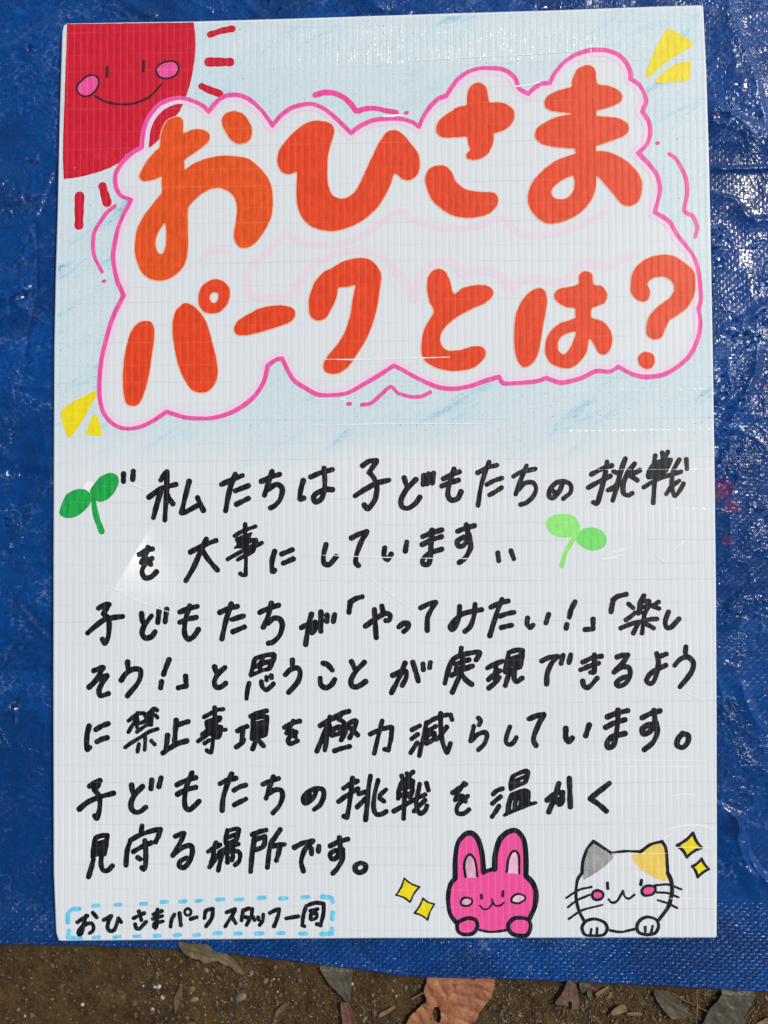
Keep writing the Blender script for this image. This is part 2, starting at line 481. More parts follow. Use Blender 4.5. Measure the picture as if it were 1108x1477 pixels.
CLOUD = [(189.3,288.1),(173.5,281.3),(166.8,266.7),(166.8,250.9),(175.8,235),(189.3,221.5),(204,212.5),None,(207.4,187.7),(215.3,167.4),(230,150.5),(248,142.6),(263.8,141.4),(279.6,146),(293,152.7),(301,160.6),None,
 (313.4,146),(327,138),(342.8,137),(358.6,142.6),(374.4,156),(385.6,169.6),(393,181),None,(404.8,166.9),(420.6,155.6),(438.7,150.4),(452.2,150.4),(465.7,155.6),(479.3,165.7),(492.8,178.2),(506.4,191.7),None,
 (519.9,181.5),(537.9,173.6),(558.3,170.9),(578.6,171.4),(594.4,175.9),(604.2,182.5),None,(612.3,165.6),(622.5,151.4),(632.6,142.2),(643.8,138.2),None,(650.9,127),(661,113.8),(675.3,103.7),(691.5,98.6),(707.8,98.2),(724,99.6),(736.2,105.7),(744.3,114.8),(749.4,128),(762,135.1),None,
 (770.5,127),(780.6,120.9),(792.8,119.9),None,(800.9,104.7),(813,90.5),(829.3,79.3),(847.6,73.2),(861.8,71.8),(878,73.2),(894.3,80.3),(904.5,92.5),(909.5,104.7),(909.6,113.8),None,(920.7,120.9),(928.8,133),(931.9,147.3),(926.8,160.5),None,
 (935.9,175.7),(938,192),(932.9,208.2),(920.9,221),None,(936,236.6),(948.3,253.7),(952,275.6),(944.6,306),None,(965.4,319.5),(977.5,339.5),(997,363.8),(1005.4,382),(1009.6,407),(1011,432.3),(1007.6,445),None,(1010.4,466),(1006.8,488.3),(995.6,512),(977.4,528.9),(957.8,540),(932.6,543.7),(913,540),(892,528.9),None,
 (879.5,535.9),(860,535.3),(837.5,545.7),(809.5,551.8),(788.6,545.3),None,(770.4,550.5),(731,553.2),(724.4,551.2),(719.9,543.5),None,(701.8,548.7),(679.3,556.6),(656.7,560.7),(634.2,558.9),(613.8,551),(593.5,540.8),(580,533),(568,527.3),None,
 (551,538.6),(528.6,552),(501.5,566.8),(476.7,570),(458.6,569),(442.8,561),(422.5,546.5),(406.7,517),None,(398,519),(386.4,527.3),None,(380.8,549.8),(368.4,570),(350.6,585.5),(328.6,597),(306,602.9),(285.7,603.5),(265.4,601.7),(240.6,593.8),None,
 (220.3,607.4),(200,616.4),(179.6,618),(163.8,611.9),(150.3,597.2),(144,574.7),(143.5,547.6),(147,516),(157,475.4),(166,450.6),(178.5,425.7),None,(169.5,405.4),(163.8,378.4),(164,359),(172.4,323),(189.3,288.1)]
def cloud_arcs():
    arcs, cur = [], []
    for p in CLOUD:
        if p is None:
            arcs.append(cur); cur = [cur[-1]]
        else: cur.append(p)
    arcs.append(cur)
    return [smooth_path(a, 2.0) for a in arcs]
ARCS = cloud_arcs()
CLOUD_LOOP = np.vstack([a[:-1] for a in ARCS])

# pale blue crayon rubbed over the upper part, outside the cloud
topin = [(100, 38), (280, 34), (554, 26), (800, 18), (1009, 11), (1016, 101), (1020, 237), (1023, 372), (1026, 500), (1028.5, 690), (700, 690), (400, 690), (81, 700), (81.5, 500), (86, 305), (89, 170), (95, 45)]
cr = Ink(2.0, 0.0).fill(topin, [CLOUD_LOOP], curve=False)
ink_mesh('crayon_shading', cr, M['crayon'], 1, sign)

# sun in the corner
sun_poly = [(96.5, 34.5), (279.8, 32.2), (282, 50), (282.3, 65), (281, 85), (278, 104.7), (274, 122), (269, 138), (265.3, 148), (259, 161), (253, 168), (243, 172), (236, 181), (232, 190), (230, 201), (217.5, 212.3), (204, 213),
            (196, 219), (187.7, 225), (174, 234), (158.8, 242), (143, 248), (126.4, 252.7), (108, 256.5), (92, 258.5), (90.6, 230), (91, 202), (92, 170), (93, 144), (94.5, 100), (95.7, 72)]
sund = ink_mesh('sun_drawing', Ink(0.8).fill(sun_poly, curve=False), M['red'], 2, sign)
R_SUN = (80, 20, 4.2615)
def part_stroke(name, reg, strokes, r, mat, layer, parent, cell=0.5, **kw):
    k = Ink(cell)
    for s_ in strokes: k.stroke(zoomed(reg, s_), r / reg[2], **kw)
    return ink_mesh(name, k, mat, layer, parent)
part_stroke('eye', R_SUN, [[318, 328, 318, 384]], 9.5, M['brown_black'], 3, sund)
part_stroke('eye', R_SUN, [[541, 292, 540, 350]], 9.5, M['brown_black'], 3, sund)
part_stroke('mouth', R_SUN, [[245, 505, 310, 540, 400, 556, 490, 548, 580, 508, 652, 433]], 7, M['brown_black'], 3, sund)
for pl in ([150, 420, 200, 380, 245, 380, 268, 410, 255, 460, 215, 500, 170, 505, 138, 482, 132, 450], [618, 340, 650, 305, 700, 290, 745, 300, 758, 338, 738, 378, 680, 398, 635, 383]):
    k = Ink(0.5).fill(zoomed(R_SUN, pl)); c_ = ink_mesh('cheek', k, M['cheek_pink'], 3, sund)
    k = Ink(0.5).stroke(zoomed(R_SUN, pl), 6.5 / 4.26, closed=True)
    V, Fc = k.polys(); W = unproject(V[:, 0], V[:, 1], ZB + LAYER * 4)
    nV = len(c_.data.vertices)
    # the cheek's own dark outline is in the same mesh
    me = c_.data
    v0 = [tuple(q.co) for q in me.vertices]; f0 = [tuple(p.vertices) for p in me.polygons]
    c_.data = mesh_np('cheek', np.vstack([np.array(v0), W - BASE]), f0 + [tuple(q + nV for q in f) for f in Fc], [M['cheek_pink'], M['brown_black']], mi=[0] * len(f0) + [1] * len(Fc))
for pts, r in (([303, 50, 318, 45, 335, 41.5], 4.6), ([301.5, 89.5, 332, 89.5], 6.3), ([291, 124.5, 303, 130, 317, 135], 5.2), ([114.8, 283, 113.9, 325], 6.6), ([148, 269, 151, 280, 154.5, 292], 6.3)):
    ink_mesh('sun_ray', Ink(0.6).stroke(pts, r), M['red'], 2, sign)

# pink cloud round the title, with its pale inner rim
halo = Ink(0.8)
for a in ARCS: halo.stroke(a, 9.5, curve=False)
co_ = Ink(0.7)
for a in ARCS: co_.stroke(a, 3.2, curve=False)
cloud = ink_mesh('cloud_outline', co_, M['pink_line'], 5, sign)
ink_mesh('pale_rim', halo, M['pale_pink'], 3, cloud, clip=[CLOUD_LOOP])
fp = Ink(0.8)
fp.stroke([(424.8,425.7),(397.7,430),(359.3,425.7),(357,405),(359.3,387.4),(382,367),(404.5,344.5),(411.6,337),(429.6,346),(454.5,353),(492.8,350.8),(526.7,337),(574,305.6),(594,314.6),(620.5,326),(661,330),(695.6,324),(726,313.8),(742.3,332),(770.5,340),(811,334),(841.5,324),(872,306.7)], 5)
fp.stroke([(424.8,425.7),(433.8,403),(456.4,380.6),(488,364.8),(521.8,361.4),(551,369),(571.4,394),(584.5,404),(598,430),(604.8,403),(625,380.6),(652,379.5),(670,396.4),(692.8,390.8),(720,396.4),(738,421),(751.5,405.4),(774,402),(805.6,407.7),(823.5,398.8),(840,382),(876.7,382),(910,368)], 6)
fp.stroke([(291, 374), (305, 362), (330, 362)], 4)
ink_mesh('faint_outline', fp, M['faint_pink'], 2, cloud)
for pts, r, mt in (([166,296.8,154,307,144,321,136.5,334,134.3,346.6,134.5,360,137,372,147.3,391.7], 2.8, 'pink_line'), ([455,137,467,133.6,481.5,134.3,496,140.6,506.8,150.5,514.5,160,526.6,156.9,541,156.3,557.3,159.6,571.8,162.3], 3.9, 'magenta'),
                   ([965.4,222,973,227,980,236.6,989.8,258.5,991,280.5,987.3,303.7,999.5,312,1005.6,326.8,1003,341.5], 3.0, 'pink_line'), ([521.8,584,535.3,581.4,551,568,563.5,557.7,573.7,566.8,580,569,593.5,572.4,609.3,571.3,620.6,565.6], 2.8, 'pink_line')):
    ink_mesh('echo_line', Ink(0.6).stroke(pts, r), M[mt], 4, sign)
for x_, y_, r in ((150, 406, 2.3), (586, 163, 2.6), (948.5, 206.6, 3.0), (503.7, 582.6, 3.2)):
    ink_mesh('echo_dot', Ink(0.5, 0.8).stroke([x_ - 1, y_, x_ + 1, y_ - .5], r), M['magenta'], 4, sign)

# the big orange title
T1, T2, T3, T4 = (160, 120, 4.432), (380, 80, 4.432), (590, 60, 4.925), (740, 60, 4.925)
T5, T6, T7, T8 = (130, 340, 4.432), (330, 340, 4.432), (580, 340, 4.432), (720, 340, 3.574)
def title(reg, shapes, mat='orange'):
    k = Ink(0.7, 0.5)
    for s_ in shapes:
        k.fill(zoomed(reg, s_[0]), [zoomed(reg, h) for h in s_[1:]])
    return ink_mesh('title_letter', k, M[mat], 6, sign, grow_under=(1.3, M['peach'], 5.5))
title(T1, [([430,215,458,235,463,275,465,318,520,298,580,295,625,322,630,360,600,395,540,440,474,488,472,522,474,552,520,520,600,485,700,466,800,468,880,485,960,550,1010,620,1032,700,1030,830,1000,910,950,990,890,1045,830,1050,795,1010,788,960,800,880,808,800,790,730,750,690,700,670,640,675,570,715,497,795,492,900,492,1050,480,1130,450,1190,380,1245,310,1262,240,1245,185,1185,155,1090,155,1020,170,930,210,850,270,770,324,700,325,650,323,597,280,615,210,625,182,600,195,560,230,500,280,440,312,408,320,330,345,260,385,225],
            [345,895,355,960,350,1040,335,1085,310,1090,288,1060,285,1010,300,960,325,915]), ([790,178,840,195,880,240,902,300,890,360,850,385,800,382,755,345,715,270,712,225,740,190],)], 'orange_warm')
title(T2, [([340,418,400,425,440,445,452,490,430,570,412,650,408,740,412,820,435,885,470,910,510,915,560,895,600,850,640,770,690,660,740,560,780,500,830,478,880,495,940,560,990,630,1000,700,985,760,940,795,890,790,838,755,810,830,770,910,720,980,640,1050,540,1100,450,1122,370,1115,295,1085,240,1020,215,940,212,840,214,746,170,758,120,745,92,690,100,610,150,540,220,470,280,432],)])
title(T3, [([490,292,535,310,555,345,572,428,640,430,700,450,740,485,748,530,725,590,670,630,604,655,600,690,590,740,565,790,520,825,460,840,414,828,412,795,435,770,422,725,408,676,330,680,240,680,200,650,195,600,220,555,290,500,350,465,408,450,415,380,435,320],), ([210,880,260,885,305,930,330,990,370,1030,420,1055,500,1068,590,1072,625,1095,632,1140,605,1190,550,1230,450,1250,370,1248,290,1225,210,1170,155,1110,125,1030,115,970,135,915,170,890],)])
title(T4, [([515,168,560,175,585,210,602,300,670,312,740,340,775,380,765,425,720,452,650,475,596,492,592,511,598,529,690,535,760,550,810,580,822,620,800,660,740,690,660,718,593,740,588,760,590,779,640,778,720,800,820,860,885,930,915,1000,910,1090,880,1145,820,1168,770,1150,720,1090,660,1020,596,956,588,1040,560,1120,510,1185,440,1240,350,1280,250,1292,180,1255,125,1190,105,1120,120,1040,160,970,230,900,320,840,439,797,441,778,437,759,330,752,240,738,180,710,157,670,170,620,220,580,300,540,413,513,330,500,270,490,235,470,225,430,250,385,320,350,414,321,420,290,430,250,460,195],
            [430,957,438,1020,425,1070,385,1110,340,1122,290,1110,272,1070,290,1030,340,990,390,965])])
title(T5, [([345,545,385,550,408,590,408,660,395,760,370,920,340,1020,310,1075,270,1088,232,1070,215,1000,210,900,220,780,240,680,265,610,305,560],), ([610,432,660,450,710,500,750,570,780,680,805,780,815,880,795,950,750,995,690,1000,640,975,595,900,560,810,538,700,527,600,535,520,560,465],),
           ([805,278,850,290,890,335,892,390,875,440,830,485,780,497,730,485,697,440,695,380,715,325,760,290], [797,360,820,370,820,400,805,425,785,430,765,410,765,380,780,365])])
title(T6, [([315,445,390,455,422,480,420,520,385,555,300,585,180,622,90,637,45,625,35,590,60,545,130,500,210,462],)])
title(T6, [([655,210,720,170,790,148,860,142,915,160,955,205,975,260,965,340,950,450,920,560,880,660,830,740,770,830,710,875,650,882,612,860,608,815,640,760,700,690,745,610,775,520,790,430,800,370,808,318,760,328,702,334,690,390,660,460,620,525,570,542,525,515,512,460,520,380,550,300,600,240,630,220],)])
title(T7, [([235,212,275,230,305,290,331,372,390,335,470,318,540,320,580,350,575,390,530,430,450,465,350,520,270,590,243,650,255,705,300,735,370,730,450,710,510,710,535,745,520,790,460,840,370,862,290,862,210,840,150,800,125,745,128,660,150,580,204,488,175,420,160,340,165,270,195,225],)])
title(T8, [([205,270,235,285,246,330,240,390,225,470,210,570,185,640,150,672,120,675,95,640,80,570,80,470,90,400,120,335,160,290],), ([455,185,480,200,487,250,530,262,557,300,545,345,510,360,478,373,474,400,479,424,530,440,565,475,582,520,575,580,550,610,515,605,490,560,464,532,450,600,415,650,370,680,320,680,265,655,240,610,240,550,265,495,310,455,389,426,393,400,389,374,340,365,295,335,285,305,310,275,405,252,412,210,430,188], [395,497,380,550,355,595,332,612,308,595,302,560,315,525,350,503])])
title(T8, [([860,98,910,110,970,150,1005,190,1012,260,1000,320,965,375,920,410,880,435,855,480,840,520,805,535,765,515,760,470,775,415,820,365,880,320,905,275,890,235,850,212,800,215,765,245,778,285,770,325,740,340,700,322,680,285,682,220,700,170,750,125,800,105],), ([765,600,795,615,802,650,785,680,755,685,725,665,717,630,735,605],)])

# yellow beam marks
Y9, Y10 = (880, 0, 4.1), (70, 540, 6.153)
for reg, pl in ((Y9, [330,178,350,170,420,205,485,248,496,264,440,300,330,370,240,448,222,455,212,435,240,350,280,265]), (Y9, [478,364,474,420,470,470,370,485,282,490,270,475,330,415,400,375]),
                (Y10, [418,147,424,190,370,290,290,430,205,550,165,545,125,430,110,330,200,255,300,200]), (Y10, [410,360,440,385,462,460,475,520,465,542,400,540,345,538,337,505,380,390])):
    ink_mesh('beam_mark', Ink(0.6).fill(zoomed(reg, pl)), M['yellow'], 5.2, sign)

# sprouts
S5, S3, S4 = (70, 660, 7.386), (660, 640, 6.156), (820, 640, 5.54)
sp = part_stroke('sprout_drawing', S5, [[475, 400, 490, 540, 520, 660, 568, 785]], 31, M['green'], 3, sign)
for pl in ([310,335,400,345,450,400,445,490,380,570,290,630,200,645,130,615,118,570,150,470,200,385], [640,165,710,175,748,220,745,290,690,390,610,455,530,470,460,420,440,360,480,290,550,205]):
    ink_mesh('leaf', Ink(0.5).fill(zoomed(S5, pl)), M['green'], 4, sp)
sp2 = part_stroke('sprout_drawing', S3, [[1075, 790, 1010, 880, 955, 980, 925, 1085]], 21, M['light_green'], 3, sign)
ink_mesh('leaf', Ink(0.5).fill(zoomed(S3, [900,625,980,625,1040,650,1085,720,1080,780,1020,825,930,832,840,805,795,750,785,700,820,650])), M['light_green'], 4, sp2)
ink_mesh('leaf', Ink(0.5).fill(zoomed(S4, [190,668,260,690,300,740,300,800,260,840,190,855,120,830,65,780,80,720,120,680])), M['light_green_deep'], 4.5, sp2)
ink_mesh('correction_fluid_dot', Ink(0.5).fill(zoomed(S5, [420, 250, 470, 262, 480, 310, 440, 350, 390, 345, 370, 300]), ), M['white_mark'], 2.5, sign)

# ------------------------------------------------------------------ handwriting, line by line
R1, R2, R3, R4, R6 = (160, 640, 3.957), (420, 640, 3.957), (660, 640, 6.156), (820, 640, 5.54), (110, 850, 3.957)
R7, R8, R9, R10, R11 = (370, 850, 4.432), (600, 850, 5.036), (800, 850, 5.036), (110, 1020, 4.817), (320, 1020, 5.036)
R12, R13, R14, R15 = (520, 1020, 4.617), (740, 1020, 3.957), (110, 1180, 5.036), (310, 1180, 4.617)
R16, R17 = (80, 1280, 5.276), (280, 1280, 5.036)
K1, K2, K3, K4, K5 = (340, 935, 13.85), (695, 1100, 12.31), (290, 1185, 13.85), (175, 1010, 15.83), (920, 645, 13.85)
K6, K7, K8 = (280, 1010, 16.42), (320, 745, 14.77), (880, 850, 13.85)
RAD = {R1: 15, R2: 15, R3: 21, R4: 20, R6: 15, R7: 17, R8: 18.5, R9: 18.5, R10: 18.5, R11: 18, R12: 15.6, R13: 15.5, R14: 18.5, R15: 17, R16: 16, R17: 15,
       K1: 47, K2: 42, K3: 47, K4: 46, K5: 44, K6: 52, K7: 44, K8: 46}
# (region, strokes, filled shapes as (outer, hole, hole...))
LINES = [
 [(R1, '73,172 72,215;128,158 125,203', []),
  (R1, '318,163 300,185 285,208;218,305 290,255 372,232;320,160 318,280 308,435;285,275 265,340 243,422;318,280 335,315 355,343;447,215 425,300 404,393;404,395 430,388 500,350;495,308 510,345 528,380', []),
  (R1, '632,232 690,205 750,182;710,175 685,240 668,310 656,382;712,268 785,240;718,345 785,312', []),
  (R1, '860,215 915,190 962,175;920,160 900,220 877,293;890,265 945,232 978,255 970,310 940,350 912,366', []),
  (R2, '70,210 55,265 50,315 72,310;112,190 170,165 235,148;188,140 192,200 190,270 172,315 140,332 128,305 150,280 195,262 235,262', []),
  (R2, '408,125 445,100 487,97;485,105 445,165;448,165 475,200 490,250 478,320 440,370 418,350;365,298 420,262 490,225 558,208', []),
  (R2, '645,195 655,225 668,250;712,205 660,260 628,320 634,360 670,368 710,340 735,305;758,182 754,232;785,172 777,228;813,168 806,222', []),
  (R2, '930,145 905,220 895,290 915,322 950,313 970,275;870,200 920,175 960,160;860,242 910,222 955,208', []),
  (R3, '180,258 260,215 350,190;280,165 240,270 205,400 182,548;262,362 320,330 395,305;285,455 340,425 392,390', []),
  (R3, '498,290 570,250 690,225;612,195 570,300 517,448;540,410 600,350 670,345 698,400 670,470 610,525 560,540', []),
  (R3, '935,350 905,420 850,480 812,462 825,400 880,345 950,336 1005,365 1005,430 940,488;850,420 870,440', []),
  (R4, '185,245 260,205 345,175;310,145 290,260 255,400 230,475 200,468;160,350 250,300 335,258;455,120 420,220 380,370 355,452;362,220 395,235;318,372 370,345 410,300;530,160 470,240 437,330 442,395 480,413 510,395;570,212 500,250;495,255 550,292', []),
  (K5, '350,170 330,280;490,110 500,250;600,95 560,180;125,800 300,690 500,600 700,540 860,490;400,300 360,560 330,800 310,1115;830,250 720,450 690,600 680,760 735,975 830,880 915,730;830,670 680,780 570,935;970,240 985,430',
      [('290,310 420,240 560,215 690,215 700,280 640,420 580,520 470,570 420,600 240,650 175,620 160,550 190,450 240,370',)])],
 [(R1, '162,632 200,610 237,600;212,592 195,640 174,678;176,675 205,655 228,688;235,655 195,690 178,730 195,765 230,760 260,732', []),
  (R1, '455,618 530,580 600,552;545,545 510,620 470,710 428,782;520,605 560,665 608,720', []),
  (K7, '500,165 500,500 515,900 510,1240;510,1245 450,1250 395,1215;275,410 450,310 720,210;130,910 300,810 480,720 700,640 855,562;340,920 480,840 600,790',
      [('290,460 640,330 620,450 740,450 780,500 780,600 740,680 700,770 600,820 500,830 460,700 330,680 260,700 260,650 320,590', '580,600 630,565 640,575 590,605')]),
  (R1, '935,615 920,670 922,728 936,722;975,630 1035,605;985,682 1040,658', []),
  (R2, '200,575 185,640 190,683 220,688 257,645', []),
  (R2, '345,538 390,515 432,502;428,512 400,560 372,640 370,680 385,695', []),
  (R2, '535,595 530,640 550,660 572,630;660,562 652,612', []),
  (R2, '752,530 800,510 860,492;750,575 800,550 858,530;805,495 800,560 795,640 785,685 755,688 752,660 790,625 860,602', []),
  (R2, '950,500 1000,480 1045,468;1000,462 1010,530 985,580 955,583 950,555 985,533;1015,520 1025,590 995,650 960,678', []),
  (R3, '358,970 367,1040;475,950 500,1022', [])],
 [(R6, '128,108 160,88 188,87;182,95 155,140;158,140 185,170 188,220 182,275 165,308 150,285;65,250 110,210 170,170 265,155', []),
  (R6, '373,138 378,180 390,205;430,152 390,205 376,250 395,278 430,270 450,242;473,120 466,188;517,115 508,185', []),
  (R6, '592,130 640,110 690,98;592,188 640,170 685,160;648,95 625,170 618,250 640,284 670,270 697,230', []),
  (R6, '820,132 870,110 920,98;885,85 855,180 832,283;890,172 955,152;895,242 960,215', []),
  (R7, '22,148 80,120 140,102;95,88 75,170 44,243;75,215 110,185 150,190 166,230 150,290 110,335 77,345', []),
  (R7, '288,245 330,222 375,212;352,160 330,240 315,353;375,212 375,258 355,278;345,250 370,240;412,145 412,268;452,165 450,205;500,162 492,205', []),
  (R7, '592,146 600,82;602,80 635,60 675,48', []),
  (R7, '698,235 760,190 820,155 855,165 850,195 828,200;755,130 760,220 766,308;802,108 810,148', []),
  (R7, '912,240 940,218 970,220 965,250 942,270', []),
  (R8, '35,135 90,108 145,95;140,105 110,150 85,210 82,298', []),
  (R8, '318,125 312,200 285,275 260,293 248,270 280,225 340,180 400,162 478,148;430,110 420,200 395,270 357,306', []),
  (R8, '545,130 610,100 670,85;625,75 585,180 538,336;612,195 660,178 712,168;620,278 660,268 695,262', []),
  (R8, '812,210 808,250 830,278 850,260;965,182 945,243', []),
  (R9, '150,90 120,150 108,203;90,257 85,283', []),
  (R9, '280,218 280,285;278,288 222,292', []),
  (R9, '410,165 425,82;425,78 460,52 520,36', []),
  (K8, '680,130 600,260 570,480;690,235 780,240 770,330 710,470;370,290 460,370;320,610 420,540 500,470;970,255 860,320;860,340 980,385;215,775 400,700 600,640 800,600 940,590;690,480 670,650 640,875;560,690 468,875;720,690 870,775',
      [('650,230 760,220 780,320 720,470 600,500 580,400', '640,312 680,285 710,278 700,298 650,316', '632,428 660,405 690,400 680,415 640,432')]),
  (R9, '828,165 805,230 815,278 850,273 903,215', [])],
 [(R6, '100,465 150,445 152,452;150,450 115,515 75,558;75,558 130,510 175,492;175,494 145,540 130,580 140,608 185,595', []),
  (R6, '293,415 296,450;258,518 285,480 330,455 368,465 355,530 292,608', []),
  (R6, '530,402 498,485;487,527 482,563', []), (R6, '625,497 628,548;626,552 583,562', []),
  (R6, '790,443 806,490;848,447 805,490 788,530 800,558 825,558 853,537', []),
  (K1, '270,695 240,830 215,1005;515,665 530,760 600,832 680,790 752,712;615,575 620,635;710,548 718,590',
      [('370,165 450,135 560,100 700,75 780,75 825,130 815,220 770,330 720,430 650,465 560,475 430,535 330,575 290,590 255,530 285,420 310,290 335,210', '415,300 430,255 480,220 470,255 425,295', '585,205 620,185 700,180 700,205 640,220 590,232', '540,375 580,350 640,330 625,370 560,395 540,395', '365,455 385,425 440,410 435,440 380,462')]),
  (R7, '230,452 230,480;185,545 215,515 260,502 280,530 265,590 207,658', []),
  (R7, '425,472 455,482 485,516;408,568 412,610 445,630 480,610 500,577', []),
  (R7, '608,462 635,520;690,467 635,525 605,580 612,618 645,623 698,590', []),
  (R7, '950,472 915,560 864,660;872,550 920,527 955,525 955,570 932,613;1000,467 1020,530 1035,585;1065,478 1068,513', []), (R8, '105,532 100,568', []),
  (R8, '330,427 326,463;210,683 235,590 270,510 340,475 430,457;430,457 466,462 438,513;290,545 340,525 385,512;295,580 350,570 410,558;258,625 330,590 385,570;340,500 335,590 300,670 265,748;330,610 365,660 406,690', []),
  (R8, '520,572 570,545 630,522;528,655 570,618 610,592;585,540 575,650;530,718 580,675 605,640;675,462 655,560 650,600;675,460 730,442 775,445;775,447 770,500 755,565;680,512 755,483;672,553 755,523;665,598 750,565;680,600 650,698;715,590 715,650 735,672 772,645', []),
  (R8, '915,520 970,495 1030,487;1028,490 985,540 955,610 950,688', []), (R9, '62,480 48,538;118,475 105,533', []),
  (R9, '205,530 270,500 340,486;190,585 250,560 320,535;290,475 290,540 288,598 262,603;205,667 215,703 250,710 310,645', []),
  (R9, '455,492 500,477 533,477;533,480 500,530 430,603;432,602 490,565 540,570 550,620 520,680 470,703 450,680 490,645 530,635', []),
  (R9, '742,467 755,530 745,600 720,670 690,685 668,660 700,610 760,575 808,552;758,490 812,470', []),
  (R9, '955,418 950,458;872,553 910,510 965,490 1008,530 1000,590 960,650 912,708', [])],
 [(R10, '90,132 75,200 74,292 93,280;138,155 180,130 222,115;145,240 180,222 215,212', []),
  (K4, '165,470 280,380 380,310 520,290;370,290 350,430 240,600 165,725;330,480 430,520 540,480;370,420 360,620;540,350 680,250 740,190 820,230;740,200 700,380 680,555;785,345 825,395;360,720 470,640 600,560 690,560;560,430 610,520;640,350 620,460;90,1075 250,960 450,840 640,720 830,655;545,820 545,1000 535,1130;405,1000 372,1175;685,925 762,1008', []),
  (R10, '695,92 690,160 683,238;715,120 778,100;635,197 625,288;602,318 650,285 700,255 768,234', []),
  (K6, '490,175 490,500 460,800 440,1050 410,1230;405,1235 340,1220 300,1185;240,395 420,300 560,230 690,212;95,975 250,860 400,770 600,720 750,695;200,810 300,720;250,1020 360,950',
      [('260,480 420,410 560,360 640,360 680,410 650,500 560,560 680,590 700,640 690,720 660,850 620,910 530,940 400,860 300,780 270,680 250,600',)]),
  (R11, '115,172 150,150 185,140;155,155 145,240;105,290 150,255 160,235;212,67 270,40 325,27;262,50 240,80;228,90 220,228;230,82 290,70 328,72;328,75 325,140 315,200;240,120 320,108;240,145 320,135;235,168 320,155;230,200 315,190;228,225 305,205;250,240 224,302;275,248 303,282', []),
  (R11, '455,147 510,115 565,102;520,102 490,150 472,188;475,185 518,172 532,212;540,182 500,210 482,245 500,265 550,245', []),
  (R11, '715,135 770,100 815,82;785,70 770,160 750,312;770,110 740,200 692,318;785,140 800,205;812,75 870,45 923,30;870,52 850,80;850,88 885,110 900,170 867,238;810,162 850,142 870,160 850,192 800,205;808,165 805,205;912,130 950,102 975,102 960,160 930,222;932,150 988,203;820,317 870,300 928,286', []),
  (R12, '65,180 130,150 205,132;210,137 205,200 187,283;185,285 160,280;145,92 125,170 92,308', []),
  (R12, '345,150 395,124;342,210 380,182;335,303 360,265 378,237;440,110 480,85 530,62 580,50;440,102 425,180 405,260 392,322;600,52 610,83;455,155 503,127;442,195 490,172 488,210 445,243;442,190 440,243;535,42 535,130 545,220 575,303 600,242;575,132 540,180 507,215', []),
  (R12, '785,72 800,90 790,118;755,127 745,180 735,225;742,220 780,182 830,167 843,195 825,245 787,283', []),
  (R12, '995,132 975,190 970,235 995,250 1022,232 1038,202', []),
  (R13, '92,67 135,50 178,42;175,45 150,90 125,150 118,190 132,218', []),
  (R13, '302,122 302,175 320,198 338,177;435,102 415,163', []),
  (R13, '540,55 590,35 655,20;530,115 580,90 640,72;600,17 598,90 590,150 575,215 545,230 537,205 565,170 640,150', []),
  (R13, '738,60 790,35 838,22;805,17 810,90 780,140 745,153 738,125 770,102 810,95;818,90 825,140 800,200 750,243', []),
  (R13, '968,150 1000,162 998,200 970,230 937,218 942,182 968,150', [])],
 [(R10, '95,548 135,520 165,510;165,512 150,545 125,575;127,575 155,610 165,660 160,720 145,772 130,755;22,708 80,660 160,625 260,598', []),
  (R10, '385,542 390,580 402,610;460,552 410,605 383,660 385,708 415,732 450,723 483,695;525,507 520,567;590,492 575,552', []),
  (R10, '700,540 760,510 830,490;705,605 760,575 830,557;805,457 770,540 755,620 757,688 785,713 820,688 853,655', []),
  (R10, '1000,532 1050,508 1110,493;1080,465 1045,550 1020,640 1015,717', []), (R11, '88,605 130,580 173,567;92,710 135,687 175,667', []),
  (R11, '300,560 350,537 413,518;375,505 345,590 322,662;345,625 390,600 435,608 440,660 415,720 372,768', []),
  (R11, '690,600 665,660 610,698 592,665 620,622 680,592 735,600 740,650 715,708 672,743;610,660 640,640', []),
  (R11, '885,590 930,560 985,537;850,685 910,640 990,592;950,517 940,600 925,720 910,798;908,800 887,793;1080,502 1065,600 1055,720 1045,818;995,630 1040,617;985,725 1045,662', []),
  (R12, '118,487 95,580 88,670 105,712 140,713 172,695;170,550 130,585;127,605 158,628', []),
  (R12, '275,457 285,490;310,442 325,462;350,432 315,462;275,500 255,560 252,608;275,498 330,485 350,492;350,492 345,560 330,600;265,545 345,525;260,590 335,572;270,520 340,505;305,482 295,600 288,742;222,693 290,655 360,615 430,582;395,512 380,590 372,650 395,708 430,690 443,657;430,620 400,650 357,693;440,507 453,552', []),
  (R12, '615,570 660,537 703,512;690,507 655,560 632,618;635,615 678,592 700,628;715,592 660,640 640,680 652,708 690,708 723,682', []),
  (K2, '205,558 270,495 370,462;190,728 260,665 335,605;185,958 240,880 305,772',
      [('525,215 640,155 770,105 840,125 865,180 840,300 810,365 740,405 600,465 510,515 480,480 470,390 490,280', '590,270 650,235 765,195 755,215 640,260 595,280', '680,330 740,300 735,325 690,335'),
       ('500,545 600,500 740,455 810,465 865,500 875,600 868,690 960,680 998,715 960,750 880,770 750,820 600,880 450,945 400,965 372,930 420,880 425,780 455,650', '525,830 535,720 560,650 545,760 545,820', '632,760 650,690 662,640 652,740')]),
  (R13, '195,530 240,495 283,487;285,487 280,540 265,553;262,437 240,510 205,598;245,540 275,520;322,407 328,568', []),
  (R13, '550,435 500,475 442,520;442,523 490,555 533,593', [])],
 [(R14, '140,147 125,220 122,280;145,142 185,127 225,127;225,127 220,180 203,258;150,190 210,170;148,225 210,210;140,265 205,248;125,300 110,360 90,427;185,270 180,330 195,378 230,380 263,347', []),
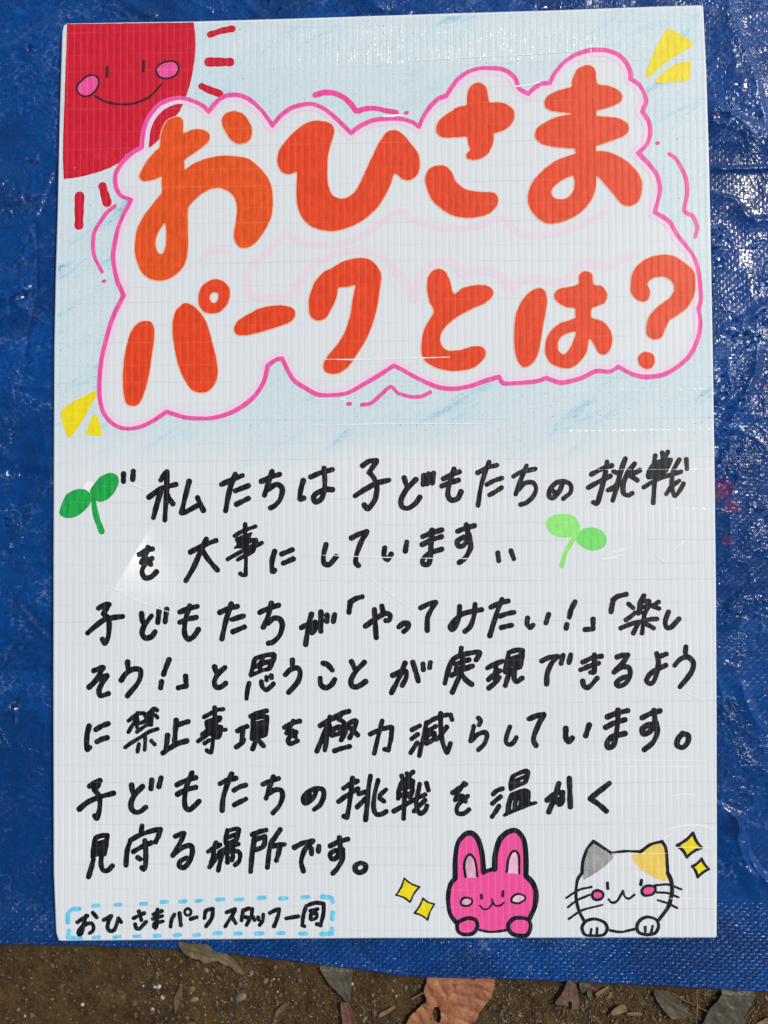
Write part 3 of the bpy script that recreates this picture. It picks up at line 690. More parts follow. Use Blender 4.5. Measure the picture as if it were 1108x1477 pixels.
  (R14, '478,57 472,98;362,342 370,240 395,160;395,160 470,120 560,90 612,82;612,84 598,130 577,173;415,243 480,207 545,180;500,165 505,250 503,350 490,373 478,360;447,287 465,298', []),
  (R14, '720,133 760,115 783,112;783,114 760,170 702,272;702,272 770,215 830,200 845,240 825,310 785,358 750,348 755,315 800,288', []),
  (K3, '145,600 240,540 385,465;300,425 260,560 240,700 200,820;170,912 250,800 340,665;370,615 500,545 640,490 745,450;430,640 385,800 345,975;520,600 530,700 530,815;620,600 640,690 620,765;560,600 660,570;640,590 740,600 785,670 755,800 685,865',
      [('500,130 560,135 650,105 740,100 800,140 805,200 780,300 745,400 640,435 550,470 490,490 455,460 445,340 470,210', '560,250 590,215 690,190 690,210 600,240', '540,370 650,325 650,340 555,378')]),
  (R15, '250,110 300,90 340,80;265,132 250,230 238,357;260,147 330,122;332,125 332,165 315,195 268,213;435,77 400,130 370,180 350,328;370,190 420,180 463,175;435,182 425,230 410,282', []),
  (R15, '530,195 590,165 653,152;650,155 600,210 575,290 590,353;643,202 645,238;693,188 690,222', []),
  (R15, '770,185 820,160 885,140;830,132 835,200 815,260 780,273 767,240 800,217 840,215;850,210 850,270 820,330 787,368', []),
  (R15, '970,297 1003,312 1000,345 965,363 937,348 937,317 970,297', [])],
]
NAMES = 'text_line'
for L in LINES:
    k = Ink(0.55, 0.35)
    for reg, st, fills in L:
        for s_ in st.split(';'):
            if s_.strip():
                k.stroke(zoomed(reg, [float(v) for q in s_.split() for v in q.split(',')]), RAD[reg] / reg[2] * 1.05)
        for f_ in fills:
            g = [zoomed(reg, [float(v) for q in h.split() for v in q.split(',')]) for h in f_]
            k.fill(g[0], g[1:])
    ink_mesh('text_line', k, M['black'], 5, sign)
SIG = [(R16, '168,265 210,235 243,217;232,217 215,280 200,348 180,358 177,335 215,290 270,272 291,300 285,330 262,348;285,192 315,228'),
       (R16, '368,248 400,230 425,217;425,218 405,260 398,310 420,333 450,320 470,270 480,237;480,237 500,263'),
       (R16, '595,235 640,212 675,197;635,182 645,220 655,248;607,282 615,308 640,313 690,262'),
       (R16, '745,205 785,188 813,180;740,240 785,225 813,218;778,168 775,230 770,298;750,298 760,272 818,258;752,285 762,308'),
       (R16, '905,207 885,245 877,298;945,197 955,288'), (R16, '1030,240 1075,227'),
       (R17, '75,222 85,175 110,160 138,157;138,158 130,220 87,283'),
       (R17, '235,182 298,157;298,158 285,190 227,283;275,215 303,260'), (R17, '357,165 345,238;362,167 400,152 423,157;423,158 415,210 382,273;372,215 408,225'),
       (R17, '430,217 440,238;465,217 470,235;503,197 500,240 477,273'), (R17, '550,187 580,170 618,157;618,160 610,210 582,283'), (R17, '670,225 758,210'),
       (R17, '815,135 795,200 787,273;787,275 803,283;820,132 880,112 943,117;943,118 940,190 920,272;920,275 892,265;847,170 898,157;850,197 888,188 888,222 850,232 848,200')]
k = Ink(0.5, 0.45)
for reg, st in SIG:
    for s_ in st.split(';'):
        k.stroke(zoomed(reg, [float(v) for q in s_.split() for v in q.split(',')]), RAD[reg] / reg[2])
k.stroke(zoomed(R16, [1008,160,1032,178,1027,206,1003,213,984,195,990,170]), 11 / 5.276, closed=True)
ink_mesh('signature_line', k, M['black'], 5, sign)
k = Ink(0.55, 0.7)
for x_, y_ in ((308,140),(478,132),(672,125),(828,110),(970,108),(1090,102),(310,380),(468,377),(620,372),(775,367),(928,363),(1075,362)):
    k.stroke(zoomed(R16, [x_ - 20, y_ + 2, x_ + 20, y_ - 2]), 15 / 5.276)
for x_, y_ in ((190,88),(330,88),(490,76),(648,80),(810,70),(170,333),(322,335),(475,335),(632,332),(790,335)):
    k.stroke(zoomed(R17, [x_ - 22, y_ + 1, x_ + 22, y_ - 1]), 15 / 5.036)
for reg, s_ in ((R16, [183,162,135,165,105,185,96,220,95,268]), (R16, [102,328,98,383]), (R16, [100,385,195,385]), (R17, [930,68,985,72]), (R17, [1000,75,1010,108]), (R17, [1008,185,1005,228]), (R17, [1003,300,1003,330]), (R17, [1000,335,925,338])):
    k.stroke(zoomed(reg, s_), 17 / reg[2])
ink_mesh('dashed_frame', k, M['cyan'], 4, sign)

# ------------------------------------------------------------------ rabbit and cat drawings, sparkles
B = (550, 1180, 4.432); s4 = 4.432
head = [655,345,645,230,620,140,580,95,540,100,495,150,475,240,472,385,440,430,425,510,440,610,495,690,550,715,615,712,700,728,800,715,880,690,950,640,985,560,990,470,970,410,932,370,930,250,915,140,870,80,820,80,760,130,730,230,725,325]
pawL = [550,640,600,650,615,690,590,735,530,745,490,720,490,670]
pawR = [880,637,940,650,955,695,935,745,880,752,830,735,812,690,835,650]
rab = ink_mesh('rabbit_drawing', Ink(0.6).fill(zoomed(B, head)), M['rabbit_pink'], 3, sign)
ol = Ink(0.55)
ol.stroke(zoomed(B, [655,345,645,230,620,140,580,97,540,102,495,150,475,240,472,385]), 17 / s4)
ol.stroke(zoomed(B, [472,385,440,430,427,510,440,610,492,685]), 14.5 / s4)
ol.stroke(zoomed(B, [655,345,725,322]), 13 / s4)
ol.stroke(zoomed(B, [725,325,730,230,760,135,820,84,870,84,912,140,925,250,925,370]), 18 / s4)
ol.stroke(zoomed(B, [925,370,965,410,988,470,983,560,950,640]), 17 / s4)
ol.stroke(zoomed(B, [615,712,700,728,800,717]), 9 / s4)
ink_mesh('outline', ol, M['black'], 5, rab)
def outlined(name, reg, pl, r, fillm, parent, layer, closed=True, outl=None, om='black'):
    """filled shape with its own drawn outline, one mesh"""
    V, Fc = Ink(0.5).fill(zoomed(reg, pl)).polys()
    V2, F2 = Ink(0.5).stroke(zoomed(reg, outl or pl), r / reg[2], closed=closed).polys()
    W = np.vstack([unproject(V[:, 0], V[:, 1], ZB + LAYER * layer), unproject(V2[:, 0], V2[:, 1], ZB + LAYER * (layer + 1))]) - BASE
    me = mesh_np(name, W, Fc + [tuple(q + len(V) for q in f) for f in F2], [M[fillm], M[om]], mi=[0] * len(Fc) + [1] * len(F2))
    return link(name, me, parent)
outlined('paw', B, pawL, 13, 'rabbit_pink', rab, 6); outlined('paw', B, pawR, 13.5, 'rabbit_pink', rab, 6)
outlined('inner_ear', B, [568,232,595,260,612,372,575,380,540,375,530,300,545,250], 8, 'grey_blush', rab, 6, False, [540,375,530,300,545,250,568,232,595,260,610,320,614,372])
outlined('inner_ear', B, [855,212,880,240,882,350,845,352,805,345,815,270,830,225], 8, 'blush', rab, 6, False, [803,343,812,270,832,222,858,210,880,245,882,352])
for pl, fm in (([545,508,578,520,578,545,550,562,515,555,508,535,520,515], 'grey_blush'), ([880,485,918,500,915,525,875,545,835,535,835,510,855,492], 'blush')):
    outlined('cheek', B, pl, 7, fm, rab, 6)
part_stroke('eye', B, [[640, 492, 642, 513]], 9.5, M['black'], 6, rab); part_stroke('eye', B, [[778, 470, 777, 498]], 9.5, M['black'], 6, rab)
part_stroke('mouth', B, [[632,560,655,583,690,575,712,540,708,520], [712,535,730,560,760,560,785,540]], 6, M['black'], 6, rab)

C4 = (790, 1180, 4.432)
cat = Ink(0.5)
cat.stroke(zoomed(C4, [232,655,200,590,182,500,190,400,220,350]), 10.5 / s4)
cat.stroke(zoomed(C4, [220,355,225,280,255,195,293,148]), 10.5 / s4)
cat.stroke(zoomed(C4, [293,148,340,178,408,224]), 10 / s4)
cat.stroke(zoomed(C4, [408,224,500,212,592,215]), 9.5 / s4)
cat.stroke(zoomed(C4, [592,217,660,168,732,150]), 10.5 / s4)
cat.stroke(zoomed(C4, [732,150,757,200,768,350]), 11 / s4)
cat.stroke(zoomed(C4, [768,350,790,400,795,480,770,570,712,650]), 13 / s4)
cat.stroke(zoomed(C4, [400,718,470,728,555,710]), 9 / s4)
catd = ink_mesh('cat_drawing', cat, M['black'], 6, sign)
ink_mesh('ear_patch', Ink(0.5).fill(zoomed(C4, [296,160,340,192,405,232,415,258,350,320,260,380,230,390,228,330,240,260,265,200])), M['grey'], 3, catd)
ink_mesh('ear_patch', Ink(0.5).fill(zoomed(C4, [735,160,755,220,765,340,772,400,700,388,620,345,570,300,540,240,600,222,660,178])), M['ochre'], 3, catd)
for st in ([383,415,385,450], [600,398,596,425]): part_stroke('eye', C4, [st], 10.5, M['black'], 6, catd)
for pl in ([320,462,350,475,355,500,335,520,300,520,285,495,295,470], [645,432,685,440,688,465,665,490,620,495,602,470,615,442]): outlined('cheek', C4, pl, 9, 'cheek_pink', catd, 6)
part_stroke('mouth', C4, [[390,520,410,540,445,530,482,465], [482,465,492,500,520,515,555,490]], 8, M['black'], 6, catd)
for st in ([120,510,200,460,280,440], [130,570,190,525,270,490], [135,645,220,590,350,555], [690,430,770,425,856,455], [700,475,770,480,838,508], [705,525,770,545,828,575]):
    part_stroke('whisker', C4, [st], 7.5, M['black'], 7, catd)
for pl, toes in (([300,645,360,665,382,705,360,745,300,752,240,745,220,700,245,660], ([280,712,275,742], [318,705,315,738])), ([640,632,695,650,710,690,688,735,630,745,582,730,572,690,592,652], ([625,697,625,738], [672,690,663,732]))):
    k = Ink(0.5).stroke(zoomed(C4, pl), 10.5 / s4, closed=True)
    for q in toes: k.stroke(zoomed(C4, q), 9 / s4)
    ink_mesh('paw', k, M['black'], 8, catd)
def sparkle(reg, corners, r):
    """four-pointed star with hollow sides"""
    P = zoomed(reg, corners); c = P.mean(0); pts = []
    for a, d in zip(P, np.roll(P, -1, 0)):
        m_ = (a + d) / 2 + (c - (a + d) / 2) * 0.14
        pts += [a, (a + m_) / 2 * 1.0 + (c - a) * 0.03, m_, (d + m_) / 2 + (c - d) * 0.03]
    pts = np.array(pts)
    V, Fc = Ink(0.5).fill(pts, curve=False).polys()
    kk = Ink(0.5)
    for q in range(4):
        kk.stroke(np.vstack([pts[q * 4:q * 4 + 4], pts[(q * 4 + 4) % 16]]), r / reg[2])
    V2, F2 = kk.polys()
    W = np.vstack([unproject(V[:, 0], V[:, 1], ZB + LAYER * 4), unproject(V2[:, 0], V2[:, 1], ZB + LAYER * 5)]) - BASE
    return link('sparkle_drawing', mesh_np('sparkle', W, Fc + [tuple(q + len(V) for q in f) for f in F2], [M['yellow'], M['black']], mi=[0] * len(Fc) + [1] * len(F2)), sign)
sparkle(B, [147,385,245,440,185,538,95,492], 6); sparkle(B, [267,512,340,550,297,652,213,607], 6)
sparkle(C4, [930,95,985,188,890,250,828,175], 10); sparkle(C4, [985,260,1032,326,960,378,925,308], 9)

# white creases and scuffs in the tape, with its glare painted as white strokes
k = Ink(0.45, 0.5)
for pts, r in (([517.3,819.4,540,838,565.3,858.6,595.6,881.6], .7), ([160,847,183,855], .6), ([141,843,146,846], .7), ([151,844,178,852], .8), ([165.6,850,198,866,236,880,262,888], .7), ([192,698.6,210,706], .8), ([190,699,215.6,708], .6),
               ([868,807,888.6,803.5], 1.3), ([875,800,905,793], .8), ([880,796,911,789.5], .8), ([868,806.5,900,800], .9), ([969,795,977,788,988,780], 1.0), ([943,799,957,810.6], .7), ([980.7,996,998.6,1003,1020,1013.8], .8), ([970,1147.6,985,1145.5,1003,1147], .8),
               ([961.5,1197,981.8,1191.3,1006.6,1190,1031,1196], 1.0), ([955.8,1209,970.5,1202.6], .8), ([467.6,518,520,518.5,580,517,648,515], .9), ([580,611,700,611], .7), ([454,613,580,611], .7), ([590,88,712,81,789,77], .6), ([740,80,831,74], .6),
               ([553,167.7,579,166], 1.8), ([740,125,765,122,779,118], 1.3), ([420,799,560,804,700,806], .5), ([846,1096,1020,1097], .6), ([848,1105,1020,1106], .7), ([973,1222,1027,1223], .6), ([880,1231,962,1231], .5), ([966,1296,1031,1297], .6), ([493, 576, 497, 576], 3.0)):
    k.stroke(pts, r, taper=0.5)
ink_mesh('crease_and_glare', k, M['white_mark'], 10, sign)

# ------------------------------------------------------------------ the tarp
EDGE = np.array([(-700, 1352), (-300, 1358), (0, 1364), (125, 1366), (210, 1368.5), (265, 1371), (310, 1374), (345, 1378.5), (440, 1390.5), (520, 1400.6), (580, 1409.5), (640, 1412), (720, 1413.5), (830, 1418), (920, 1422.5), (1000, 1426.5), (1108, 1432), (1500, 1449), (1900, 1466)], float)
CREASES = [  # photo points, height mm, width px, one-sided
 ([(1024,148),(1045,165),(1075,180),(1104,194)], 4.0, 13, 1), ([(1048,-20),(1060,40),(1085,110),(1104,194)], 3.0, 14, 1), ([(1104,194),(1150,230)], 3, 14, 0),
 ([(1023,245),(1060,244),(1160,241)], 2.2, 4, 0), ([(1024,276),(1045,284),(1062,288),(1074,306),(1090,316),(1150,312)], 2.6, 6, 1), ([(1030,482),(1060,470),(1108,440),(1150,420)], 2.0, 7, 0),
 ([(1040,640),(1062,590),(1086,540),(1095,480)], 2.4, 9, 0), ([(1036,890),(1075,850),(1108,820),(1150,800)], 2.5, 10, 1), ([(1035,1160),(1062,1182),(1080,1235),(1108,1272),(1150,1290)], 4.2, 9, 1), ([(1060,1175),(1064,1215),(1078,1255),(1092,1258)], 3.0, 10, 1),
 ([(1036,1215),(1055,1195),(1068,1170)], 2.0, 8, 0), ([(1070,980),(1075,1010),(1100,1060)], 1.6, 9, 0),
 ([(52,318),(53,375),(52,425),(40,480),(35,540)], -2.0, 5, 1), ([(52,318),(66,285),(82,240)], -1.8, 6, 1), ([(-20,78),(20,68),(60,42),(90,20)], 2.6, 12, 1), ([(22,868),(45,895),(72,926)], 1.8, 5, 0), ([(-20,1005),(30,982),(74,955)], -2.2, 6, 1),
 ([(40,748),(56,720),(72,690)], 2.4, 7, 0), ([(-20,420),(25,440),(70,470)], 1.6, 8, 0), ([(10,545),(40,560),(76,558)], 1.5, 6, 0), ([(-20,640),(30,670),(74,668)], 2.0, 9, 0), ([(20,1115),(50,1095),(76,1088)], 1.4, 5, 0), ([(0,1240),(40,1225),(76,1205)], 1.0, 8, 0),
 ([(150,-20),(190,10),(230,30)], 1.5, 9, 0), ([(500,-30),(530,0),(560,25)], 2.0, 9, 0), ([(860,-30),(850,-5),(830,20)], 1.8, 8, 0), ([(330,-20),(360,10),(380,28)], 1.4, 8, 0), ([(960,-30),(985,-8),(1040,4)], 1.6, 7, 0)]
def tarp_height(px, py):
    """metres above the ground sheet, at photo pixels"""
    h = 3.2 * N1(px / 140 + 3.3, py / 150) + 1.7 * N2(px / 62, py / 66 + 9)
    r = 1 - 2 * np.abs(N3(px / 46 + N1(px / 60, py / 60) * 1.6, py / 46))
    h += 0.9 * (r ** 3 - 0.4)
    r2 = 1 - 2 * np.abs(N4(px / 19 + N2(px / 30, py / 30) * 1.4, py / 19))
    h += 0.17 * (r2 ** 3 - 0.4) * (0.4 + 1.2 * np.clip(N1(px / 90, py / 90 + 40) + 0.5, 0, 1))
    for pts, a, wd, one in CREASES:
        P = smooth_path(pts, 12.0)
        x0, y0 = P.min(0) - wd * 6; x1, y1 = P.max(0) + wd * 6
        msk = (px > x0) & (px < x1) & (py > y0) & (py < y1)
        if not msk.any(): continue
        X, Y = px[msk], py[msk]
        D = np.full(X.shape, 1e9); S = np.zeros(X.shape); U = np.zeros(X.shape)
        for i in range(len(P) - 1):
            (ax, ay), (bx, by) = P[i], P[i + 1]
            dx, dy = bx - ax, by - ay; L2 = dx * dx + dy * dy + 1e-9
            t_ = np.clip(((X - ax) * dx + (Y - ay) * dy) / L2, 0, 1)
            d = np.hypot(X - ax - t_ * dx, Y - ay - t_ * dy)
            m_ = d < D
            D = np.where(m_, d, D); S = np.where(m_, np.sign(dx * (Y - ay) - dy * (X - ax)), S); U = np.where(m_, (i + t_) / (len(P) - 1), U)
        wl = np.where(S > 0, wd * (2.6 if one else 1.0), wd * (0.55 if one else 1.0))
        prof = np.clip(1 - D / (wl * 1.6), 0, 1)
        prof = prof ** 1.35 * np.clip(np.minimum(U, 1 - U) * 6 + 0.15, 0, 1)
        h[msk] += 1.35 * a * prof * (0.8 + 0.5 * N2(X / 14, Y / 14))
    # calmer, pulled flat towards the hem
    ey = np.interp(px, EDGE[:, 0], EDGE[:, 1])
    dist = ey - py
    calm = np.clip(dist / 110, 0, 1)
    h = h * (0.25 + 0.75 * calm)
    h += 1.0 * np.clip(1 - np.abs(dist - 2) / 5, 0, 1) + 0.8 / (1 + np.exp((dist - 56) / 2.0))      # rolled edge, doubled hem
    h = h + 1.2
    # the board weighs it down
    inx = np.clip((px - np.interp(py, [34, 400, 1357], [92, 80, 78])) / 5 + 1, 0, 1) * np.clip((np.interp(py, [8, 500, 1353], [1014, 1028, 1034]) - px) / 5 + 1, 0, 1)
    iny = np.clip((py - (34 - 27 * np.clip((px - 90) / 925, 0, 1))) / 5 + 1, 0, 1) * np.clip((1355 - py) / 5 + 1, 0, 1)
    k_ = inx * iny
    h = h * (1 - k_) + np.minimum(h, 2.2) * k_
    # drop of the free edge to the soil
    h = h - 3.0 * np.clip(1 - dist / 5.0, 0, 1) ** 2
    return h * 0.001

def tarp_mesh():
    xs = np.unique(np.concatenate([np.arange(-700, -40, 30), np.arange(-40, 110, 1.6), np.arange(110, 1000, 5), np.arange(1000, 1150, 1.6), np.arange(1150, 1901, 30)]))
    ts = np.concatenate([np.arange(-600, -30, 30), np.arange(-30, 60, 1.6), np.arange(60, 1300, 2.4), np.arange(1300, 1432.1, 1.5)])
    ts = ts[ts < 1432]; ts = np.append(ts, 1432.0)
    X, T = np.meshgrid(xs, ts)
    ey = np.interp(X, EDGE[:, 0], EDGE[:, 1]) + 1.2 * N1(X / 17, X * 0) + 0.6 * N2(X / 5, X * 0)
    wgt = np.clip((T - 1200) / 232, 0, 1)
    Y = T + wgt * (ey - 1432)
    Hh = tarp_height(X, Y)
    # photo pixels fix where a point is on the ground plane; its height then lifts it
    W = unproject(X, Y, 0.0015); W[..., 2] = Hh
    ny, nx = X.shape
    idx = np.arange(nx * ny).reshape(ny, nx)
    top = np.stack([idx[:-1, :-1], idx[1:, :-1], idx[1:, 1:], idx[:-1, 1:]], -1).reshape(-1, 4)
    V = W.reshape(-1, 3)
    # thickness: underside strip along the bottom edge
    e = idx[-1]; low = V[e] + [0, 0.0003, -0.0008]; n0 = len(V)
    V = np.vstack([V, low])
    k0 = n0 + np.arange(nx)
    side = np.stack([e[:-1], k0[:-1], k0[1:], e[1:]], -1)
    return V, np.vstack([top, side])

def tarp_mat():
    m, t, b = new_mat('blue_woven_polyethylene')
    co = t.n('ShaderNodeTexCoord').outputs['Object']
    sep = t.n('ShaderNodeSeparateXYZ', {0: co}); x, y = sep.outputs[0], sep.outputs[1]
    wob = t.m('ADD', t.m('MULTIPLY', t.m('SUBTRACT', t.noise(co, 30.0, 3.0), 0.5), 1.2), t.m('MULTIPLY', t.m('SUBTRACT', t.noise(co, 200.0, 3.0), 0.5), 1.5))
    p = 0.0034
    u = t.m('ADD', t.m('DIVIDE', x, p), wob); v = t.m('ADD', t.m('DIVIDE', y, p * 0.92), wob)
    par = t.m('MODULO', t.m('ADD', t.m('FLOOR', u), t.m('FLOOR', v)), 2.0)
    par = t.m('ABSOLUTE', par)
    su = t.m('ABSOLUTE', t.m('SINE', t.m('MULTIPLY', u, math.pi))); sv = t.m('ABSOLUTE', t.m('SINE', t.m('MULTIPLY', v, math.pi)))
    wv = t.m('ADD', t.m('MULTIPLY', su, par), t.m('MULTIPLY', sv, t.m('SUBTRACT', 1.0, par)))
    wv = t.m('POWER', wv, 0.6)
    cell = t.n('ShaderNodeCombineXYZ', {0: t.m('FLOOR', u), 1: t.m('FLOOR', v)}).outputs[0]
    wn_ = t.n('ShaderNodeTexWhiteNoise', noise_dimensions='2D'); t.t.links.new(cell, wn_.inputs['Vector']); rn = wn_.outputs['Value']
    # the doubled hem shows the weave more strongly
    ys = float(unproject(800, 1285, 0)[1]); ye = float(unproject(800, 1325, 0)[1])
    hem = t.maprange(y, ys, ye)
    patch = t.m('MULTIPLY', t.maprange(t.noise(co, 17.0, 4.0, 0.62, 0.7), 0.50, 0.68), t.m('SUBTRACT', 1.0, hem))
    cr_ = t.noise(co, 150.0, 3.0, 0.6, 1.2)
    cr2 = t.n('ShaderNodeTexVoronoi', {'Scale': 120.0, 'Randomness': 1.0}, feature='DISTANCE_TO_EDGE')
    dv = t.n('ShaderNodeVectorMath', operation='ADD')
    t.t.links.new(co, dv.inputs[0])
    nz = t.n('ShaderNodeTexNoise', {'Scale': 60.0, 'Detail': 3.0}); t.t.links.new(co, nz.inputs['Vector'])
    t.t.links.new(t.scale(nz.outputs['Color'], (0.02, 0.02, 0.0)), dv.inputs[1])
    t.t.links.new(dv.outputs[0], cr2.inputs['Vector'])
    ridge = t.maprange(cr2.outputs['Distance'], 0.0, 0.14, 1.0, 0.0)
    h = t.m('MULTIPLY', wv, t.m('ADD', 0.00012, t.m('MULTIPLY', hem, 0.00085)))
    h = t.m('ADD', h, t.m('MULTIPLY', t.m('MULTIPLY', cr_, t.m('ADD', 0.07, patch)), 0.0014))
    h = t.m('ADD', h, t.m('MULTIPLY', t.m('MULTIPLY', ridge, t.m('ADD', 0.05, patch)), 0.0004))
    h = t.m('ADD', h, t.m('MULTIPLY', t.m('MULTIPLY', rn, 0.00012), 1.0))
    bump = t.n('ShaderNodeBump', {'Strength': 1.0, 'Distance': 1.0, 'Height': h})
    # every crossing of the weave is a small facet of its own, most uneven where the sheet is crumpled
    fac = t.n('ShaderNodeVectorMath', operation='SUBTRACT'); t.t.links.new(wn_.outputs['Color'], fac.inputs[0]); fac.inputs[1].default_value = (0.5, 0.5, 0.5)
    amt = t.m('ADD', 0.06, t.m('MULTIPLY', t.m('MULTIPLY', t.maprange(t.noise(co, 26.0, 5.0, 0.7, 1.0), 0.55, 0.69), 1.7), t.m('SUBTRACT', 1.0, t.m('MULTIPLY', hem, 0.8))))
    sc_ = t.n('ShaderNodeVectorMath', operation='SCALE'); t.t.links.new(fac.outputs[0], sc_.inputs[0]); t.put(sc_.inputs['Scale'], amt)
    fl = t.scale(sc_.outputs[0], (1, 1, 0))
    ad = t.n('ShaderNodeVectorMath', operation='ADD'); t.t.links.new(bump.outputs['Normal'], ad.inputs[0]); t.t.links.new(fl, ad.inputs[1])
    nn = t.n('ShaderNodeVectorMath', operation='NORMALIZE'); t.t.links.new(ad.outputs[0], nn.inputs[0])
    c = t.mix(rn, (0.001, 0.040, 0.185, 1), (0.0015, 0.072, 0.32, 1))
    c = t.mix(t.maprange(t.noise(co, 7.0, 3.0), 0.3, 0.7), c, (0.001, 0.048, 0.215, 1))
    dust = t.m('MULTIPLY', t.maprange(t.noise(co, 12.0, 5.0, 0.7), 0.5, 0.8), 0.05)
    c = t.mix(dust, c, (0.12, 0.15, 0.2, 1))
    # whitened scuffs along the crumpled places, and broad dark zones painted in as fold shade
    scuff = t.m('MULTIPLY', t.m('MULTIPLY', ridge, t.maprange(t.noise(co, 21.0, 4.0, 0.65, 0.9), 0.48, 0.64)), t.maprange(t.noise(co, 300.0, 3.0, 0.7), 0.42, 0.62))
    c = t.mix(t.m('MULTIPLY', scuff, 0.5), c, (0.22, 0.29, 0.42, 1))
    c = t.mix(t.m('MULTIPLY', t.maprange(t.noise(co, 9.0, 3.0, 0.6, 0.8), 0.44, 0.60), 0.5), c, (0.001, 0.022, 0.105, 1))
    # red paint that came off on the tarp beside the board
    st = 0.0
    for px, py, r in ((1043, 705, 17), (1056, 730, 11), (1036, 712, 12), (1047, 780, 8), (1105, 553, 5)):
        q = unproject(px, py, 0.0015)
        d = t.n('ShaderNodeVectorMath', operation='DISTANCE'); t.t.links.new(co, d.inputs[0]); d.inputs[1].default_value = (float(q[0]), float(q[1]), 0.002)
        dd = t.m('ADD', d.outputs['Value'], t.m('MULTIPLY', t.m('SUBTRACT', t.noise(co, 130.0, 3.0), 0.5), 0.012))
        st = t.m('MAXIMUM', st, t.maprange(dd, r * 0.00064, r * 0.00064 * 0.6))
    c = t.mix(t.m('MULTIPLY', st, 0.42), c, (0.20, 0.012, 0.07, 1))
    t.put(b.inputs['Base Color'], c); t.put(b.inputs['Normal'], nn.outputs[0])
    t.put(b.inputs['Roughness'], t.maprange(t.noise(co, 40.0, 3.0), 0.3, 0.7, 0.10, 0.20))
    b.inputs['IOR'].default_value = 1.42
    return m
V, Fq = tarp_mesh()
tarp = link('tarp', mesh_np('tarp', V, Fq, [tarp_mat()], smooth=True))
tag(tarp, 'crumpled shiny blue woven plastic tarp spread on the soil under the sign', 'tarp')

# ------------------------------------------------------------------ the ground
def ground_h(px, py):
    h = 2.2 * N1(px / 60, py / 60) + 1.7 * N2(px / 22, py / 22) + 1.5 * N3(px / 9, py / 9) + 0.9 * N4(px / 4.2, py / 4.2)
    r = np.clip(N2(px / 12 + 50, py / 12) * 2, 0, 1)
    h += 0.9 * r
    ey = np.interp(px, EDGE[:, 0], EDGE[:, 1])
    h = h - 3.2 - 5.0 * np.clip((ey - 6 - py) / 20, 0, 1)      # under the tarp it stays lower
    return h * 0.001
def ground_mesh():
    xs = np.unique(np.concatenate([np.arange(-1600, -40, 60), np.arange(-40, 1150, 1.5), np.arange(1150, 2801, 60)]))
    ys = np.unique(np.concatenate([np.arange(-1500, 1300, 50), np.arange(1300, 1350, 6), np.arange(1350, 1520, 1.5), np.arange(1520, 1700, 9), np.arange(1700, 3201, 60)]))
    X, Y = np.meshgrid(xs, ys)
    W = unproject(X, Y, -0.003); W[..., 2] = ground_h(X, Y)
    # far rim carried outwards so that the soil goes on
    n = X.shape; idx = np.arange(n[0] * n[1]).reshape(n)
    for sl in (np.s_[0, :], np.s_[-1, :], np.s_[:, 0], np.s_[:, -1]):
        W[sl] = W[sl] * [30, 30, 1]
    Fq_ = np.stack([idx[:-1, :-1], idx[1:, :-1], idx[1:, 1:], idx[:-1, 1:]], -1).reshape(-1, 4)
    return W.reshape(-1, 3), Fq_
m, t, b = new_mat('brown_soil')
co = t.n('ShaderNodeTexCoord').outputs['Object']
c = t.mix(t.maprange(t.noise(co, 45.0, 5.0, 0.65), 0.35, 0.68), (0.044, 0.027, 0.010, 1), (0.125, 0.076, 0.027, 1))
c = t.mix(t.maprange(t.noise(co, 240.0, 5.0, 0.7), 0.40, 0.66), c, (0.085, 0.052, 0.021, 1))
c = t.mix(t.m('MULTIPLY', t.maprange(t.noise(co, 160.0, 5.0, 0.75), 0.52, 0.70), 0.75), c, (0.028, 0.018, 0.008, 1))
c = t.mix(t.maprange(t.noise(co, 900.0, 3.0, 0.6), 0.62, 0.74), c, (0.20, 0.155, 0.095, 1))
c = t.mix(t.maprange(t.noise(co, 520.0, 3.0, 0.6), 0.60, 0.74), c, (0.018, 0.012, 0.008, 1))
t.put(b.inputs['Base Color'], c); b.inputs['Roughness'].default_value = 0.95
b.inputs['Specular IOR Level'].default_value = 0.2
bp = t.n('ShaderNodeBump', {'Strength': 1.0, 'Distance': 1.0, 'Height': t.m('ADD', t.m('MULTIPLY', t.noise(co, 500.0, 5.0, 0.75), 0.0022), t.m('MULTIPLY', t.noise(co, 170.0, 3.0, 0.6), 0.003))})
t.put(b.inputs['Normal'], bp.outputs['Normal'])
V, Fq = ground_mesh()
tag(link('ground', mesh_np('ground', V, Fq, [m], smooth=True)), kind='structure')

# ------------------------------------------------------------------ stones and leaves
def stone_mat(name, a, c_):
    m, t, b = new_mat(name)
    co = t.n('ShaderNodeTexCoord').outputs['Object']
    t.put(b.inputs['Base Color'], t.mix(t.maprange(t.noise(co, 420.0, 4.0, 0.6), 0.3, 0.7), a + (1,), c_ + (1,)))
    b.inputs['Roughness'].default_value = 0.8
    bp = t.n('ShaderNodeBump', {'Strength': 1.0, 'Distance': 1.0, 'Height': t.m('MULTIPLY', t.noise(co, 900.0, 3.0), 0.0006)})
    t.put(b.inputs['Normal'], bp.outputs['Normal'])
    return m
ST = {'grey': stone_mat('grey_stone', (0.13, 0.112, 0.075), (0.20, 0.175, 0.12)), 'tan': stone_mat('tan_stone', (0.12, 0.08, 0.038), (0.20, 0.14, 0.075)), 'white': stone_mat('pale_quartz', (0.42, 0.37, 0.29), (0.6, 0.54, 0.44)), 'brown': stone_mat('brown_stone', (0.08, 0.055, 0.032), (0.14, 0.10, 0.06)), 'dark': stone_mat('dark_grey_stone', (0.055, 0.045, 0.03), (0.10, 0.08, 0.055))}
